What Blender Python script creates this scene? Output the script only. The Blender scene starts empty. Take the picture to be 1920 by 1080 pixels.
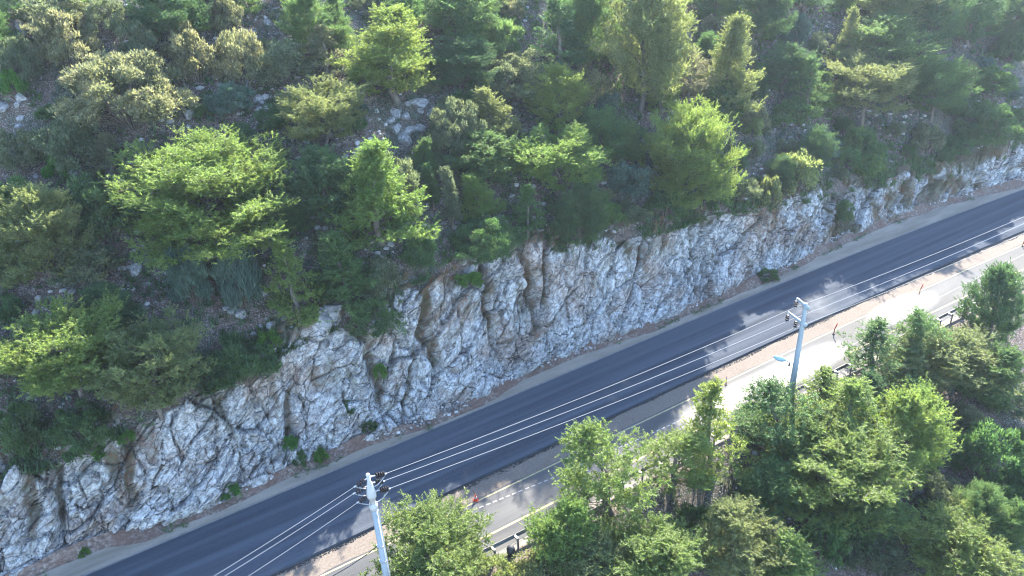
import bpy, math, random
import numpy as np
from mathutils import Matrix, Vector

# ------------------------------------------------------------------ camera, world, sun, exposure
SC = bpy.context.scene
COL = SC.collection
FPX = 1440.0                                   # focal length in pixels of the 1920 px wide photograph
CAM_H = 34.0
nad = np.array([131.0, -2537.0, -FPX]); nad /= np.linalg.norm(nad)
up_c = -nad
fw_c = np.array([0, 0, -1.0]); fw_c = fw_c - fw_c.dot(up_c) * up_c; fw_c /= np.linalg.norm(fw_c)
RC = np.array([np.cross(fw_c, up_c), fw_c, up_c])        # world = RC @ camera
cam_d = bpy.data.cameras.new('camera'); cam = bpy.data.objects.new('camera', cam_d); COL.objects.link(cam)
cam_d.sensor_width = 36.0; cam_d.lens = 36.0 * FPX / 1920.0; cam_d.clip_start = 0.5; cam_d.clip_end = 3000
M4 = Matrix([list(RC[i]) + [0] for i in range(3)] + [[0, 0, 0, 1]]); M4.translation = (0, 0, CAM_H)
cam.matrix_world = M4
SC.camera = cam

SUN_EL, SUN_AZ = 37.5, 70.0                    # azimuth counted from +X towards +Y (straight ahead is 90)
world = bpy.data.worlds.new('World'); SC.world = world; world.use_nodes = True
wn = world.node_tree.nodes; wl = world.node_tree.links
sky = wn.new('ShaderNodeTexSky'); sky.sky_type = 'NISHITA'; sky.sun_disc = False
sky.sun_elevation = math.radians(SUN_EL); sky.sun_rotation = math.radians(90.0 - SUN_AZ)
sky.air_density = 1.0; sky.dust_density = 0.3; sky.ozone_density = 3.0
bg = wn['Background']; bg.inputs['Strength'].default_value = 0.15
wl.new(sky.outputs['Color'], bg.inputs['Color'])
sun_d = bpy.data.lights.new('sun', 'SUN'); sun_d.energy = 4.2; sun_d.angle = math.radians(0.5); sun_d.color = (1.0, 0.94, 0.82)
sun = bpy.data.objects.new('sun', sun_d); COL.objects.link(sun)
sd = Vector((math.cos(math.radians(SUN_AZ)) * math.cos(math.radians(SUN_EL)), math.sin(math.radians(SUN_AZ)) * math.cos(math.radians(SUN_EL)), math.sin(math.radians(SUN_EL))))
sun.rotation_euler = sd.to_track_quat('Z', 'Y').to_euler(); sun.location = (0, 0, 120)
SC.view_settings.view_transform = 'Standard'; SC.view_settings.look = 'None'
SC.view_settings.gamma = 1.0; SC.view_settings.use_curve_mapping = False
SC.view_settings.exposure = 2.95
SC.render.engine = 'CYCLES'
SC.cycles.max_bounces = 6; SC.cycles.diffuse_bounces = 3; SC.cycles.glossy_bounces = 2
SC.cycles.transmission_bounces = 3; SC.cycles.transparent_max_bounces = 8; SC.cycles.volume_bounces = 1
SC.cycles.caustics_reflective = False; SC.cycles.caustics_refractive = False
SC.cycles.use_denoising = True; SC.cycles.pixel_filter_type = 'BLACKMAN_HARRIS'; SC.cycles.filter_width = 1.1

# ------------------------------------------------------------------ helpers: properties, meshes, noise
rnd = random.Random(7)
NP = np.random.default_rng(11)

def tag(o, label=None, cat=None, group=None, kind=None):
    if label: o['label'] = label
    if cat: o['category'] = cat
    if group: o['group'] = group
    if kind: o['kind'] = kind
    return o

def link(name, data, parent=None):
    o = bpy.data.objects.new(name, data); COL.objects.link(o)
    if parent is not None: o.parent = parent
    return o

def empty(name, loc, rz=0.0):
    o = bpy.data.objects.new(name, None); COL.objects.link(o)
    o.location = loc; o.rotation_euler = (0, 0, rz); o.empty_display_size = 0.3
    return o

def copy_tree(o, parent=None):
    c = o.copy(); COL.objects.link(c)
    if parent is not None: c.parent = parent
    for ch in o.children: copy_tree(ch, c)
    return c

def np_mesh(name, V, F, mat, smooth=False):
    """one mesh from an (n,3) vertex array and an (m,k) face array, all faces with k corners"""
    me = bpy.data.meshes.new(name)
    V = np.ascontiguousarray(V, dtype=np.float32); F = np.ascontiguousarray(F, dtype=np.int32)
    k = F.shape[1]
    me.vertices.add(len(V)); me.vertices.foreach_set('co', V.ravel())
    me.loops.add(F.size); me.loops.foreach_set('vertex_index', F.ravel())
    me.polygons.add(len(F)); me.polygons.foreach_set('loop_start', np.arange(0, F.size, k, dtype=np.int32))
    me.polygons.foreach_set('loop_total', np.full(len(F), k, dtype=np.int32))
    me.polygons.foreach_set('use_smooth', np.full(len(F), smooth, dtype=bool))
    me.update(calc_edges=True); me.materials.append(mat)
    return me

class MB:
    """collects boxes, tubes and lathes into ONE mesh"""
    def __init__(s): s.v = []; s.f = []
    def add(s, vs, fs):
        b = len(s.v); s.v += [tuple(p) for p in vs]; s.f += [tuple(i + b for i in f) for f in fs]
    def box(s, c, d, ax=None):
        ax = ax or (Vector((1, 0, 0)), Vector((0, 1, 0)), Vector((0, 0, 1)))
        c = Vector(c); P = []
        for i in (-1, 1):
            for j in (-1, 1):
                for k in (-1, 1): P.append(c + ax[0] * d[0] * i / 2 + ax[1] * d[1] * j / 2 + ax[2] * d[2] * k / 2)
        s.add(P, [(0, 1, 3, 2), (4, 6, 7, 5), (0, 4, 5, 1), (2, 3, 7, 6), (0, 2, 6, 4), (1, 5, 7, 3)])
    def tube(s, pts, rad, n=8, cap=True):
        pts = [Vector(p) for p in pts]
        if not hasattr(rad, '__len__'): rad = [rad] * len(pts)
        P = []; prev = None
        for i, p in enumerate(pts):
            d = (pts[min(i + 1, len(pts) - 1)] - pts[max(i - 1, 0)]).normalized()
            a = d.orthogonal().normalized() if prev is None else (prev - d * prev.dot(d)).normalized()
            prev = a; b = d.cross(a)
            for k in range(n):
                t = 2 * math.pi * k / n
                P.append(p + (a * math.cos(t) + b * math.sin(t)) * rad[i])
        F = []
        for i in range(len(pts) - 1):
            for k in range(n):
                F.append((i * n + k, i * n + (k + 1) % n, (i + 1) * n + (k + 1) % n, (i + 1) * n + k))
        if cap:
            F.append(tuple(range(n))[::-1]); F.append(tuple((len(pts) - 1) * n + k for k in range(n)))
        s.add(P, F)
    def build(s, name, mat, parent=None, smooth=False):
        me = bpy.data.meshes.new(name); me.from_pydata([tuple(p) for p in s.v], [], s.f); me.update()
        if smooth: me.polygons.foreach_set('use_smooth', [True] * len(me.polygons))
        me.materials.append(mat)
        return link(name, me, parent)

def hsh(ix, iy, iz, seed=0):
    h = (ix.astype(np.int64) * 374761393 + iy.astype(np.int64) * 668265263 + iz.astype(np.int64) * 1274126177 + seed * 974634777) & 0xFFFFFFFF
    h = ((h ^ (h >> 13)) * 1274126177) & 0xFFFFFFFF
    h = ((h ^ (h >> 16)) * 2246822519) & 0xFFFFFFFF
    h = h ^ (h >> 15)
    return (h & 0xFFFFFF) / float(0x1000000)

def vnoise(x, y, z=None, seed=0):
    x = np.asarray(x, float); y = np.asarray(y, float)
    z = np.zeros_like(x) if z is None else np.asarray(z, float)
    ix, iy, iz = np.floor(x), np.floor(y), np.floor(z)
    fx, fy, fz = x - ix, y - iy, z - iz
    fx = fx * fx * (3 - 2 * fx); fy = fy * fy * (3 - 2 * fy); fz = fz * fz * (3 - 2 * fz)
    r = 0.0
    for a in (0, 1):
        for b in (0, 1):
            for c in (0, 1):
                wgt = (fx if a else 1 - fx) * (fy if b else 1 - fy) * (fz if c else 1 - fz)
                r = r + wgt * hsh(ix + a, iy + b, iz + c, seed)
    return r * 2 - 1

def fbm(x, y, z=None, octv=4, seed=0, gain=0.5):
    r = 0.0; a = 1.0; tot = 0.0
    for k in range(octv):
        r = r + a * vnoise(x, y, z, seed + k); tot += a; a *= gain
        x = np.asarray(x) * 2.03 + 3.1; y = np.asarray(y) * 2.03 + 1.7
        if z is not None: z = np.asarray(z) * 2.03 + 5.3
    return r / tot

def worley(x, y, seed=0):
    ix, iy = np.floor(x), np.floor(y); z0 = np.zeros_like(ix)
    f1 = np.full(x.shape, 9.0); f2 = np.full(x.shape, 9.0)
    r1 = np.zeros(x.shape); r2 = np.zeros(x.shape); r3 = np.zeros(x.shape); ox = np.zeros(x.shape); oy = np.zeros(x.shape)
    for a in (-1, 0, 1):
        for b in (-1, 0, 1):
            cx = ix + a; cy = iy + b
            px = cx + hsh(cx, cy, z0, seed); py = cy + hsh(cx, cy, z0, seed + 1)
            dx, dy = x - px, y - py; d = np.hypot(dx, dy)
            m = d < f1
            f2 = np.where(m, f1, np.minimum(f2, d)); f1 = np.where(m, d, f1)
            r1 = np.where(m, hsh(cx, cy, z0, seed + 2), r1); r2 = np.where(m, hsh(cx, cy, z0, seed + 3), r2)
            r3 = np.where(m, hsh(cx, cy, z0, seed + 4), r3)
            ox = np.where(m, dx, ox); oy = np.where(m, dy, oy)
    return f1, f2, r1, r2, r3, ox, oy

def sstep(a, b, x):
    t = np.clip((x - a) / (b - a), 0, 1); return t * t * (3 - 2 * t)

# ------------------------------------------------------------------ materials
def nodes(name):
    m = bpy.data.materials.new(name); m.use_nodes = True
    nt = m.node_tree; b = nt.nodes['Principled BSDF']
    b.inputs['Specular IOR Level'].default_value = 0.25
    return m, nt, b

def N(nt, typ, **kw):
    n = nt.nodes.new(typ)
    for k, v in kw.items():
        if k.startswith('i_'): n.inputs[k[2:].replace('_', ' ')].default_value = v
        else: setattr(n, k, v)
    return n

def ramp(nt, fac, stops):
    r = nt.nodes.new('ShaderNodeValToRGB'); e = r.color_ramp.elements
    while len(e) < len(stops): e.new(0.5)
    for i, (p, c) in enumerate(stops):
        e[i].position = p; e[i].color = (c if len(c) == 4 else (*c, 1.0))
    nt.links.new(fac, r.inputs[0]); return r.outputs[0]

def mix(nt, fac, a, b, mode='MIX'):
    m = nt.nodes.new('ShaderNodeMix'); m.data_type = 'RGBA'; m.blend_type = mode
    for s, v in ((0, fac), (6, a), (7, b)):
        if hasattr(v, 'links') or hasattr(v, 'is_linked'): nt.links.new(v, m.inputs[s])
        else: m.inputs[s].default_value = v if s == 0 else (*v, 1.0) if len(v) == 3 else v
    return m.outputs[2]

def noise(nt, co, scale, detail=4.0, rough=0.55, sep=None, dist=0.0):
    if sep is not None:
        mp = nt.nodes.new('ShaderNodeMapping'); mp.inputs['Scale'].default_value = sep; nt.links.new(co, mp.inputs[0]); co = mp.outputs[0]
    n = nt.nodes.new('ShaderNodeTexNoise'); n.inputs['Scale'].default_value = scale; n.inputs['Detail'].default_value = detail
    n.inputs['Roughness'].default_value = rough; n.inputs['Distortion'].default_value = dist
    nt.links.new(co, n.inputs['Vector']); return n.outputs[0]

def bump(nt, b, h, strength, dist):
    n = nt.nodes.new('ShaderNodeBump'); n.inputs['Strength'].default_value = strength; n.inputs['Distance'].default_value = dist
    nt.links.new(h, n.inputs['Height']); nt.links.new(n.outputs[0], b.inputs['Normal'])

def objco(nt): return nt.nodes.new('ShaderNodeTexCoord').outputs['Object']

def leaf_mat(name, c1, c2, c3, trans, tmix=0.45):
    """needles or leaves: diffuse with light passing through, hue wandering between clumps and between plants"""
    m = bpy.data.materials.new(name); m.use_nodes = True; nt = m.node_tree; nt.nodes.clear()
    out = nt.nodes.new('ShaderNodeOutputMaterial')
    co = objco(nt); oi = nt.nodes.new('ShaderNodeObjectInfo'); ge = nt.nodes.new('ShaderNodeNewGeometry')
    nz = noise(nt, co, 0.8, 3, 0.6)
    col = ramp(nt, nz, [(0.3, c1), (0.5, c2), (0.72, c3)])
    hs = nt.nodes.new('ShaderNodeHueSaturation')
    mr = N(nt, 'ShaderNodeMapRange', i_To_Min=0.485, i_To_Max=0.515); nt.links.new(oi.outputs['Random'], mr.inputs[0]); nt.links.new(mr.outputs[0], hs.inputs['Hue'])
    mv = N(nt, 'ShaderNodeMapRange', i_To_Min=0.65, i_To_Max=1.35); nt.links.new(ge.outputs['Random Per Island'], mv.inputs[0]); nt.links.new(mv.outputs[0], hs.inputs['Value'])
    nt.links.new(col, hs.inputs['Color'])
    d = nt.nodes.new('ShaderNodeBsdfDiffuse'); nt.links.new(hs.outputs[0], d.inputs['Color'])
    t = nt.nodes.new('ShaderNodeBsdfTranslucent')
    tc = mix(nt, 1.0, hs.outputs[0], trans, 'MULTIPLY'); nt.links.new(tc, t.inputs['Color'])
    mx = nt.nodes.new('ShaderNodeMixShader'); mx.inputs[0].default_value = tmix
    nt.links.new(d.outputs[0], mx.inputs[1]); nt.links.new(t.outputs[0], mx.inputs[2])
    gl = nt.nodes.new('ShaderNodeBsdfGlossy'); gl.inputs['Roughness'].default_value = 0.55; gl.inputs['Color'].default_value = (0.9, 0.93, 0.75, 1)
    m2 = nt.nodes.new('ShaderNodeMixShader'); m2.inputs[0].default_value = 0.03
    nt.links.new(mx.outputs[0], m2.inputs[1]); nt.links.new(gl.outputs[0], m2.inputs[2])
    nt.links.new(m2.outputs[0], out.inputs['Surface'])
    return m

TR = (2.45, 2.3, 1.5)
LM = {
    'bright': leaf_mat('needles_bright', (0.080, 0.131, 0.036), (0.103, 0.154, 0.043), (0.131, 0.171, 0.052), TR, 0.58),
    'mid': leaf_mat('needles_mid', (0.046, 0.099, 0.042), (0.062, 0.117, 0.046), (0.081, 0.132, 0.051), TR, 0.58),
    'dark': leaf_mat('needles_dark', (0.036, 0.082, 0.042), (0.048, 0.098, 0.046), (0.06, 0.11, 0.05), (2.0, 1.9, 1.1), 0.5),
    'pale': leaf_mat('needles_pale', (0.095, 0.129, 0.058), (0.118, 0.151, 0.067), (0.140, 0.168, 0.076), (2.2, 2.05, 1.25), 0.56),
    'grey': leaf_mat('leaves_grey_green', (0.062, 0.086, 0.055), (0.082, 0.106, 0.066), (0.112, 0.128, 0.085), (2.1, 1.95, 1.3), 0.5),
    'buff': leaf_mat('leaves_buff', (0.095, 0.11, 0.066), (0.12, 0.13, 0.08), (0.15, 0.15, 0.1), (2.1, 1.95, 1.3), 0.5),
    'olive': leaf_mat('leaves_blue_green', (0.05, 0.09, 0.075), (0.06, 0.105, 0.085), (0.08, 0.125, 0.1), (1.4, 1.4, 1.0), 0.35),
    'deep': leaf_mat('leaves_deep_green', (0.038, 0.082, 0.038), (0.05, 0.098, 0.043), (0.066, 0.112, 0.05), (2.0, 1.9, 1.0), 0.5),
    'fresh': leaf_mat('leaves_fresh_green', (0.04, 0.12, 0.022), (0.055, 0.14, 0.028), (0.075, 0.16, 0.034), (2.0, 1.9, 0.9), 0.5),
}

m, nt, b = nodes('bark'); co = objco(nt); nz = noise(nt, co, 9, 4, 0.6, (1, 1, 0.25))
nt.links.new(ramp(nt, nz, [(0.3, (0.07, 0.055, 0.045)), (0.7, (0.17, 0.145, 0.12))]), b.inputs['Base Color']); b.inputs['Roughness'].default_value = 0.95
BARK = m

m, nt, b = nodes('limestone'); co = objco(nt)
fa = nt.nodes.new('ShaderNodeAttribute'); fa.attribute_name = 'strata'; fu = fa.outputs['Vector']
n1 = noise(nt, co, 0.5, 6, 0.65); n2 = noise(nt, co, 3.0, 6, 0.72); n3 = noise(nt, co, 0.25, 4, 0.6); n4 = noise(nt, co, 12, 4, 0.7)
k1 = noise(nt, fu, 1.0, 6, 0.72, (0.7, 1.9, 1), 0.3); k2 = noise(nt, fu, 1.0, 5, 0.7, (3.2, 5.5, 1), 0.2); k3 = noise(nt, fu, 1.0, 4, 0.6, (0.22, 0.9, 1), 0.6)
c = ramp(nt, n2, [(0.36, (0.135, 0.133, 0.136)), (0.46, (0.265, 0.258, 0.252)), (0.6, (0.44, 0.43, 0.412))])
c = mix(nt, ramp(nt, n1, [(0.5, (0, 0, 0)), (0.66, (0.7, 0.7, 0.7))]), c, (0.2, 0.196, 0.2))
c = mix(nt, ramp(nt, n3, [(0.5, (0, 0, 0)), (0.62, (0.65, 0.65, 0.65))]), c, ramp(nt, n2, [(0.4, (0.13, 0.07, 0.042)), (0.6, (0.31, 0.235, 0.18))]))
c = mix(nt, ramp(nt, k3, [(0.56, (0, 0, 0)), (0.68, (0.75, 0.75, 0.75))]), c, ramp(nt, n2, [(0.4, (0.05, 0.049, 0.048)), (0.58, (0.18, 0.172, 0.168))]))
c = mix(nt, ramp(nt, k1, [(0.36, (0.95, 0.95, 0.95)), (0.43, (0, 0, 0))]), c, (0.06, 0.058, 0.055))
c = mix(nt, ramp(nt, k2, [(0.34, (0.9, 0.9, 0.9)), (0.41, (0, 0, 0))]), c, (0.05, 0.05, 0.05))
c = mix(nt, ramp(nt, n4, [(0.33, (0.7, 0.7, 0.7)), (0.43, (0, 0, 0))]), c, (0.075, 0.073, 0.075))
for sc_, th in (((0.55, 1.15, 1), 0.022), ((1.5, 2.8, 1), 0.022)):       # hairline joints drawn as thin dark lines
    mp = nt.nodes.new('ShaderNodeMapping'); mp.inputs['Scale'].default_value = sc_; nt.links.new(fu, mp.inputs[0])
    wb = nt.nodes.new('ShaderNodeTexNoise'); wb.inputs['Scale'].default_value = 2.2; wb.inputs['Detail'].default_value = 5; nt.links.new(mp.outputs[0], wb.inputs['Vector'])
    va = nt.nodes.new('ShaderNodeVectorMath'); va.operation = 'MULTIPLY_ADD'; nt.links.new(wb.outputs['Color'], va.inputs[0]); va.inputs[1].default_value = (0.45, 0.45, 0); nt.links.new(mp.outputs[0], va.inputs[2])
    vo = nt.nodes.new('ShaderNodeTexVoronoi'); vo.voronoi_dimensions = '2D'; vo.feature = 'DISTANCE_TO_EDGE'; vo.inputs['Scale'].default_value = 1.0; nt.links.new(va.outputs[0], vo.inputs['Vector'])
    jm = nt.nodes.new('ShaderNodeMath'); jm.operation = 'MULTIPLY'; nt.links.new(ramp(nt, vo.outputs['Distance'], [(th * 0.5, (0.95, 0.95, 0.95)), (th * 1.6, (0, 0, 0))]), jm.inputs[0]); nt.links.new(ramp(nt, n1, [(0.4, (0.25, 0.25, 0.25)), (0.55, (1, 1, 1))]), jm.inputs[1])
    c = mix(nt, jm.outputs[0], c, (0.045, 0.04, 0.036))
at = nt.nodes.new('ShaderNodeAttribute'); at.attribute_name = 'soil'
c = mix(nt, at.outputs['Fac'], c, mix(nt, ramp(nt, n2, [(0.42, (0, 0, 0)), (0.58, (1, 1, 1))]), ramp(nt, n3, [(0.38, (0.06, 0.045, 0.03)), (0.56, (0.125, 0.064, 0.036))]), (0.07, 0.07, 0.04)))
nt.links.new(c, b.inputs['Base Color']); b.inputs['Roughness'].default_value = 0.92
bump(nt, b, n4, 0.5, 0.05)
LIME = m

m, nt, b = nodes('boulder_stone'); co = objco(nt)
n1 = noise(nt, co, 2.2, 6, 0.7); n2 = noise(nt, co, 9, 4, 0.7)
c = ramp(nt, n1, [(0.36, (0.11, 0.11, 0.115)), (0.5, (0.22, 0.215, 0.21)), (0.64, (0.36, 0.35, 0.34))])
c = mix(nt, ramp(nt, n2, [(0.32, (0.5, 0.5, 0.5)), (0.48, (0, 0, 0))]), c, (0.06, 0.06, 0.055))
nt.links.new(c, b.inputs['Base Color']); b.inputs['Roughness'].default_value = 0.92; bump(nt, b, n2, 0.6, 0.05)
STONE = m

m, nt, b = nodes('loose_stone'); oi = nt.nodes.new('ShaderNodeNewGeometry')
c = ramp(nt, oi.outputs['Random Per Island'], [(0.0, (0.09, 0.075, 0.065)), (0.5, (0.19, 0.175, 0.165)), (1.0, (0.42, 0.4, 0.38))])
nt.links.new(c, b.inputs['Base Color']); b.inputs['Roughness'].default_value = 0.95
PEBBLE = m

m, nt, b = nodes('red_soil'); co = objco(nt)
n1 = noise(nt, co, 0.35, 5, 0.6); n2 = noise(nt, co, 2.6, 6, 0.7); n3 = noise(nt, co, 11, 4, 0.7)
c = ramp(nt, n2, [(0.34, (0.035, 0.024, 0.019)), (0.52, (0.088, 0.06, 0.047)), (0.68, (0.16, 0.115, 0.095))])
c = mix(nt, ramp(nt, n1, [(0.44, (0, 0, 0)), (0.58, (0.85, 0.85, 0.85))]), c, ramp(nt, n2, [(0.36, (0.03, 0.036, 0.02)), (0.6, (0.075, 0.075, 0.055))]))
c = mix(nt, ramp(nt, n3, [(0.54, (0, 0, 0)), (0.62, (0.85, 0.85, 0.85))]), c, (0.27, 0.26, 0.255))
nt.links.new(c, b.inputs['Base Color']); b.inputs['Roughness'].default_value = 0.97; bump(nt, b, n3, 0.8, 0.12)
SOIL = m

m, nt, b = nodes('dry_verge'); co = objco(nt)
n1 = noise(nt, co, 0.5, 5, 0.6); n2 = noise(nt, co, 7, 5, 0.7); n3 = noise(nt, co, 0.12, 2, 0.5)
c = ramp(nt, n2, [(0.32, (0.092, 0.073, 0.059)), (0.55, (0.124, 0.102, 0.085)), (0.72, (0.152, 0.13, 0.114))])
c = mix(nt, ramp(nt, n1, [(0.55, (0, 0, 0)), (0.7, (0.5, 0.5, 0.5))]), c, (0.085, 0.062, 0.048))
nt.links.new(c, b.inputs['Base Color']); b.inputs['Roughness'].default_value = 0.97; bump(nt, b, n2, 0.6, 0.04)
VERGE = m

m, nt, b = nodes('gravel_shoulder'); co = objco(nt)
n1 = noise(nt, co, 0.6, 5, 0.6, (0.3, 1.6, 1)); n2 = noise(nt, co, 16, 4, 0.7)
c = ramp(nt, n1, [(0.35, (0.16, 0.132, 0.1)), (0.65, (0.26, 0.22, 0.175))])
c = mix(nt, ramp(nt, n2, [(0.3, (0.7, 0.7, 0.7)), (0.5, (0, 0, 0))]), c, (0.13, 0.1, 0.075))
nt.links.new(c, b.inputs['Base Color']); b.inputs['Roughness'].default_value = 0.97; bump(nt, b, n2, 0.5, 0.03)
GRAVEL = m

m, nt, b = nodes('pale_edge'); co = objco(nt); n1 = noise(nt, co, 3, 5, 0.7)
nt.links.new(ramp(nt, n1, [(0.35, (0.12, 0.108, 0.095)), (0.65, (0.19, 0.175, 0.162))]), b.inputs['Base Color']); b.inputs['Roughness'].default_value = 0.95
EDGE = m

m, nt, b = nodes('fresh_asphalt'); co = objco(nt)
n1 = noise(nt, co, 1.0, 5, 0.6, (0.045, 1.1, 1)); n2 = noise(nt, co, 38, 3, 0.7); n3 = noise(nt, co, 0.25, 5, 0.65, (0.25, 1.4, 1)); n5 = noise(nt, co, 6, 4, 0.7, (0.25, 1, 1))
c = ramp(nt, n1, [(0.32, (0.018, 0.022, 0.03)), (0.5, (0.032, 0.038, 0.05)), (0.68, (0.05, 0.058, 0.073))])
c = mix(nt, ramp(nt, n2, [(0.42, (0, 0, 0)), (0.62, (0.55, 0.55, 0.55))]), c, (0.09, 0.096, 0.108))
c = mix(nt, ramp(nt, n3, [(0.55, (0, 0, 0)), (0.75, (0.35, 0.35, 0.35))]), c, (0.07, 0.075, 0.084))
c = mix(nt, ramp(nt, n5, [(0.28, (0.5, 0.5, 0.5)), (0.4, (0, 0, 0))]), c, (0.022, 0.024, 0.028))
sx = nt.nodes.new('ShaderNodeSeparateXYZ'); nt.links.new(co, sx.inputs[0])
wv = nt.nodes.new('ShaderNodeMath'); wv.operation = 'MULTIPLY_ADD'; nt.links.new(n1, wv.inputs[0]); wv.inputs[1].default_value = 0.5; nt.links.new(sx.outputs['Y'], wv.inputs[2])
ws = nt.nodes.new('ShaderNodeMath'); ws.operation = 'SINE'; wm = nt.nodes.new('ShaderNodeMath'); wm.operation = 'MULTIPLY'; wm.inputs[1].default_value = 4.4; nt.links.new(wv.outputs[0], wm.inputs[0]); nt.links.new(wm.outputs[0], ws.inputs[0])
c = mix(nt, ramp(nt, ws.outputs[0], [(0.35, (0, 0, 0)), (0.95, (0.4, 0.4, 0.4))]), c, (0.075, 0.084, 0.1))
nt.links.new(c, b.inputs['Base Color'])
nt.links.new(ramp(nt, n1, [(0.3, (0.78, 0.78, 0.78)), (0.7, (0.92, 0.92, 0.92))]), b.inputs['Roughness']); b.inputs['Specular IOR Level'].default_value = 0.0
bump(nt, b, n2, 0.6, 0.02)
ASPH = m

m, nt, b = nodes('old_asphalt'); co = objco(nt)
n1 = noise(nt, co, 0.16, 5, 0.6, (0.6, 1.2, 1)); n2 = noise(nt, co, 26, 3, 0.7); n3 = noise(nt, co, 1.0, 4, 0.6, (0.05, 2.0, 1)); n4 = noise(nt, co, 2.2, 4, 0.6)
c = ramp(nt, n3, [(0.3, (0.05, 0.05, 0.053)), (0.7, (0.072, 0.072, 0.074))])
c = mix(nt, ramp(nt, n1, [(0.44, (0, 0, 0)), (0.6, (0.9, 0.9, 0.9))]), c, (0.1, 0.094, 0.087))
c = mix(nt, ramp(nt, n2, [(0.3, (0.5, 0.5, 0.5)), (0.5, (0, 0, 0))]), c, (0.05, 0.05, 0.05))
nt.links.new(c, b.inputs['Base Color']); nt.links.new(ramp(nt, n1, [(0.4, (0.5, 0.5, 0.5)), (0.62, (0.75, 0.75, 0.75))]), b.inputs['Roughness']); b.inputs['Specular IOR Level'].default_value = 0.03; bump(nt, b, n2, 0.4, 0.015)
OLDA = m

def worn_paint(name, col):
    m, nt, b = nodes(name); co = objco(nt); n = noise(nt, co, 6, 4, 0.7)
    nt.links.new(mix(nt, ramp(nt, n, [(0.4, (0, 0, 0)), (0.62, (0.8, 0.8, 0.8))]), col, (0.13, 0.125, 0.12)), b.inputs['Base Color']); b.inputs['Roughness'].default_value = 0.85
    return m
YEL = worn_paint('yellow_paint', (0.3, 0.25, 0.12)); WHT = worn_paint('white_paint', (0.4, 0.4, 0.39))

def plain(name, col, rough=0.6, metal=0.0, var=0.15, scale=4.0, sep=(1, 1, 1)):
    m, nt, b = nodes(name); co = objco(nt); n = noise(nt, co, scale, 4, 0.6, sep)
    lo = tuple(x * (1 - var) for x in col); hi = tuple(min(1, x * (1 + var)) for x in col)
    nt.links.new(ramp(nt, n, [(0.3, lo), (0.7, hi)]), b.inputs['Base Color']); b.inputs['Roughness'].default_value = rough; b.inputs['Metallic'].default_value = metal
    return m
STEEL = plain('painted_pole_steel', (0.22, 0.25, 0.265), 0.5, 0.0, 0.14, 1.5, (1, 1, 0.3))
GALV = plain('galvanised_steel', (0.42, 0.43, 0.44), 0.45, 0.7, 0.2)
PALE = plain('pale_fitting', (0.34, 0.34, 0.33), 0.6)
ALU = plain('bare_conductor', (0.22, 0.22, 0.22), 0.5, 0.0, 0.05)
DISC = plain('brown_glazed_disc', (0.014, 0.011, 0.012), 0.25)
RUST = plain('weathered_rail', (0.16, 0.155, 0.15), 0.6, 0.5, 0.3)
ORANGE = plain('orange_plastic', (0.55, 0.055, 0.02), 0.6); DRED = plain('faded_red_plastic', (0.24, 0.045, 0.03), 0.7)
DARK = plain('dark_rubber', (0.03, 0.03, 0.033), 0.6, 0.0, 0.3)
LAMPB = plain('blue_grey_lamp_shell', (0.25, 0.36, 0.4), 0.45)
BLACKC = plain('bitumen_crumb', (0.018, 0.018, 0.019), 0.7, 0.0, 0.3)

# ------------------------------------------------------------------ place: road frame and pixel rays
def ray(x, y):
    d = np.array([x - 960.0, 540.0 - y, -FPX]) / FPX
    return RC @ d
def gnd(x, y, z=0.0):
    d = ray(x, y); t = (z - CAM_H) / d[2]
    return d * t + np.array([0, 0, CAM_H])
def pix(P):
    c = RC.T @ (np.asarray(P, float) - np.array([0, 0, CAM_H]))
    return 960 + FPX * c[0] / -c[2], 540 - FPX * c[1] / -c[2], -c[2]

A0 = gnd(640, 881); A1 = gnd(1480, 527)
DIR = (A1 - A0); DIR /= np.linalg.norm(DIR)
NRM = np.array([-DIR[1], DIR[0], 0.0])
RZ = math.atan2(DIR[1], DIR[0])

def bend(s):
    s = np.asarray(s, float)
    q = np.clip(s - 30, 0, 50)
    return -0.9 * (q / 40) ** 2 - np.clip(s - 80, 0, None) * 0.056
def W(s, t, z):
    """road frame (along, across, up) to world; arrays welcome"""
    s = np.asarray(s, float); t = np.asarray(t, float) + bend(s); z = np.asarray(z, float)
    return np.stack([A0[0] + DIR[0] * s + NRM[0] * t, A0[1] + DIR[1] * s + NRM[1] * t, np.broadcast_to(z, np.broadcast(s, t).shape)], -1)
def ST(P):
    q = np.asarray(P, float) - A0
    s = q[..., 0] * DIR[0] + q[..., 1] * DIR[1]; t = q[..., 0] * NRM[0] + q[..., 1] * NRM[1]
    return s, t - bend(s)
def V3(s, t, z): return Vector(W(s, t, z).tolist())

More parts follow.
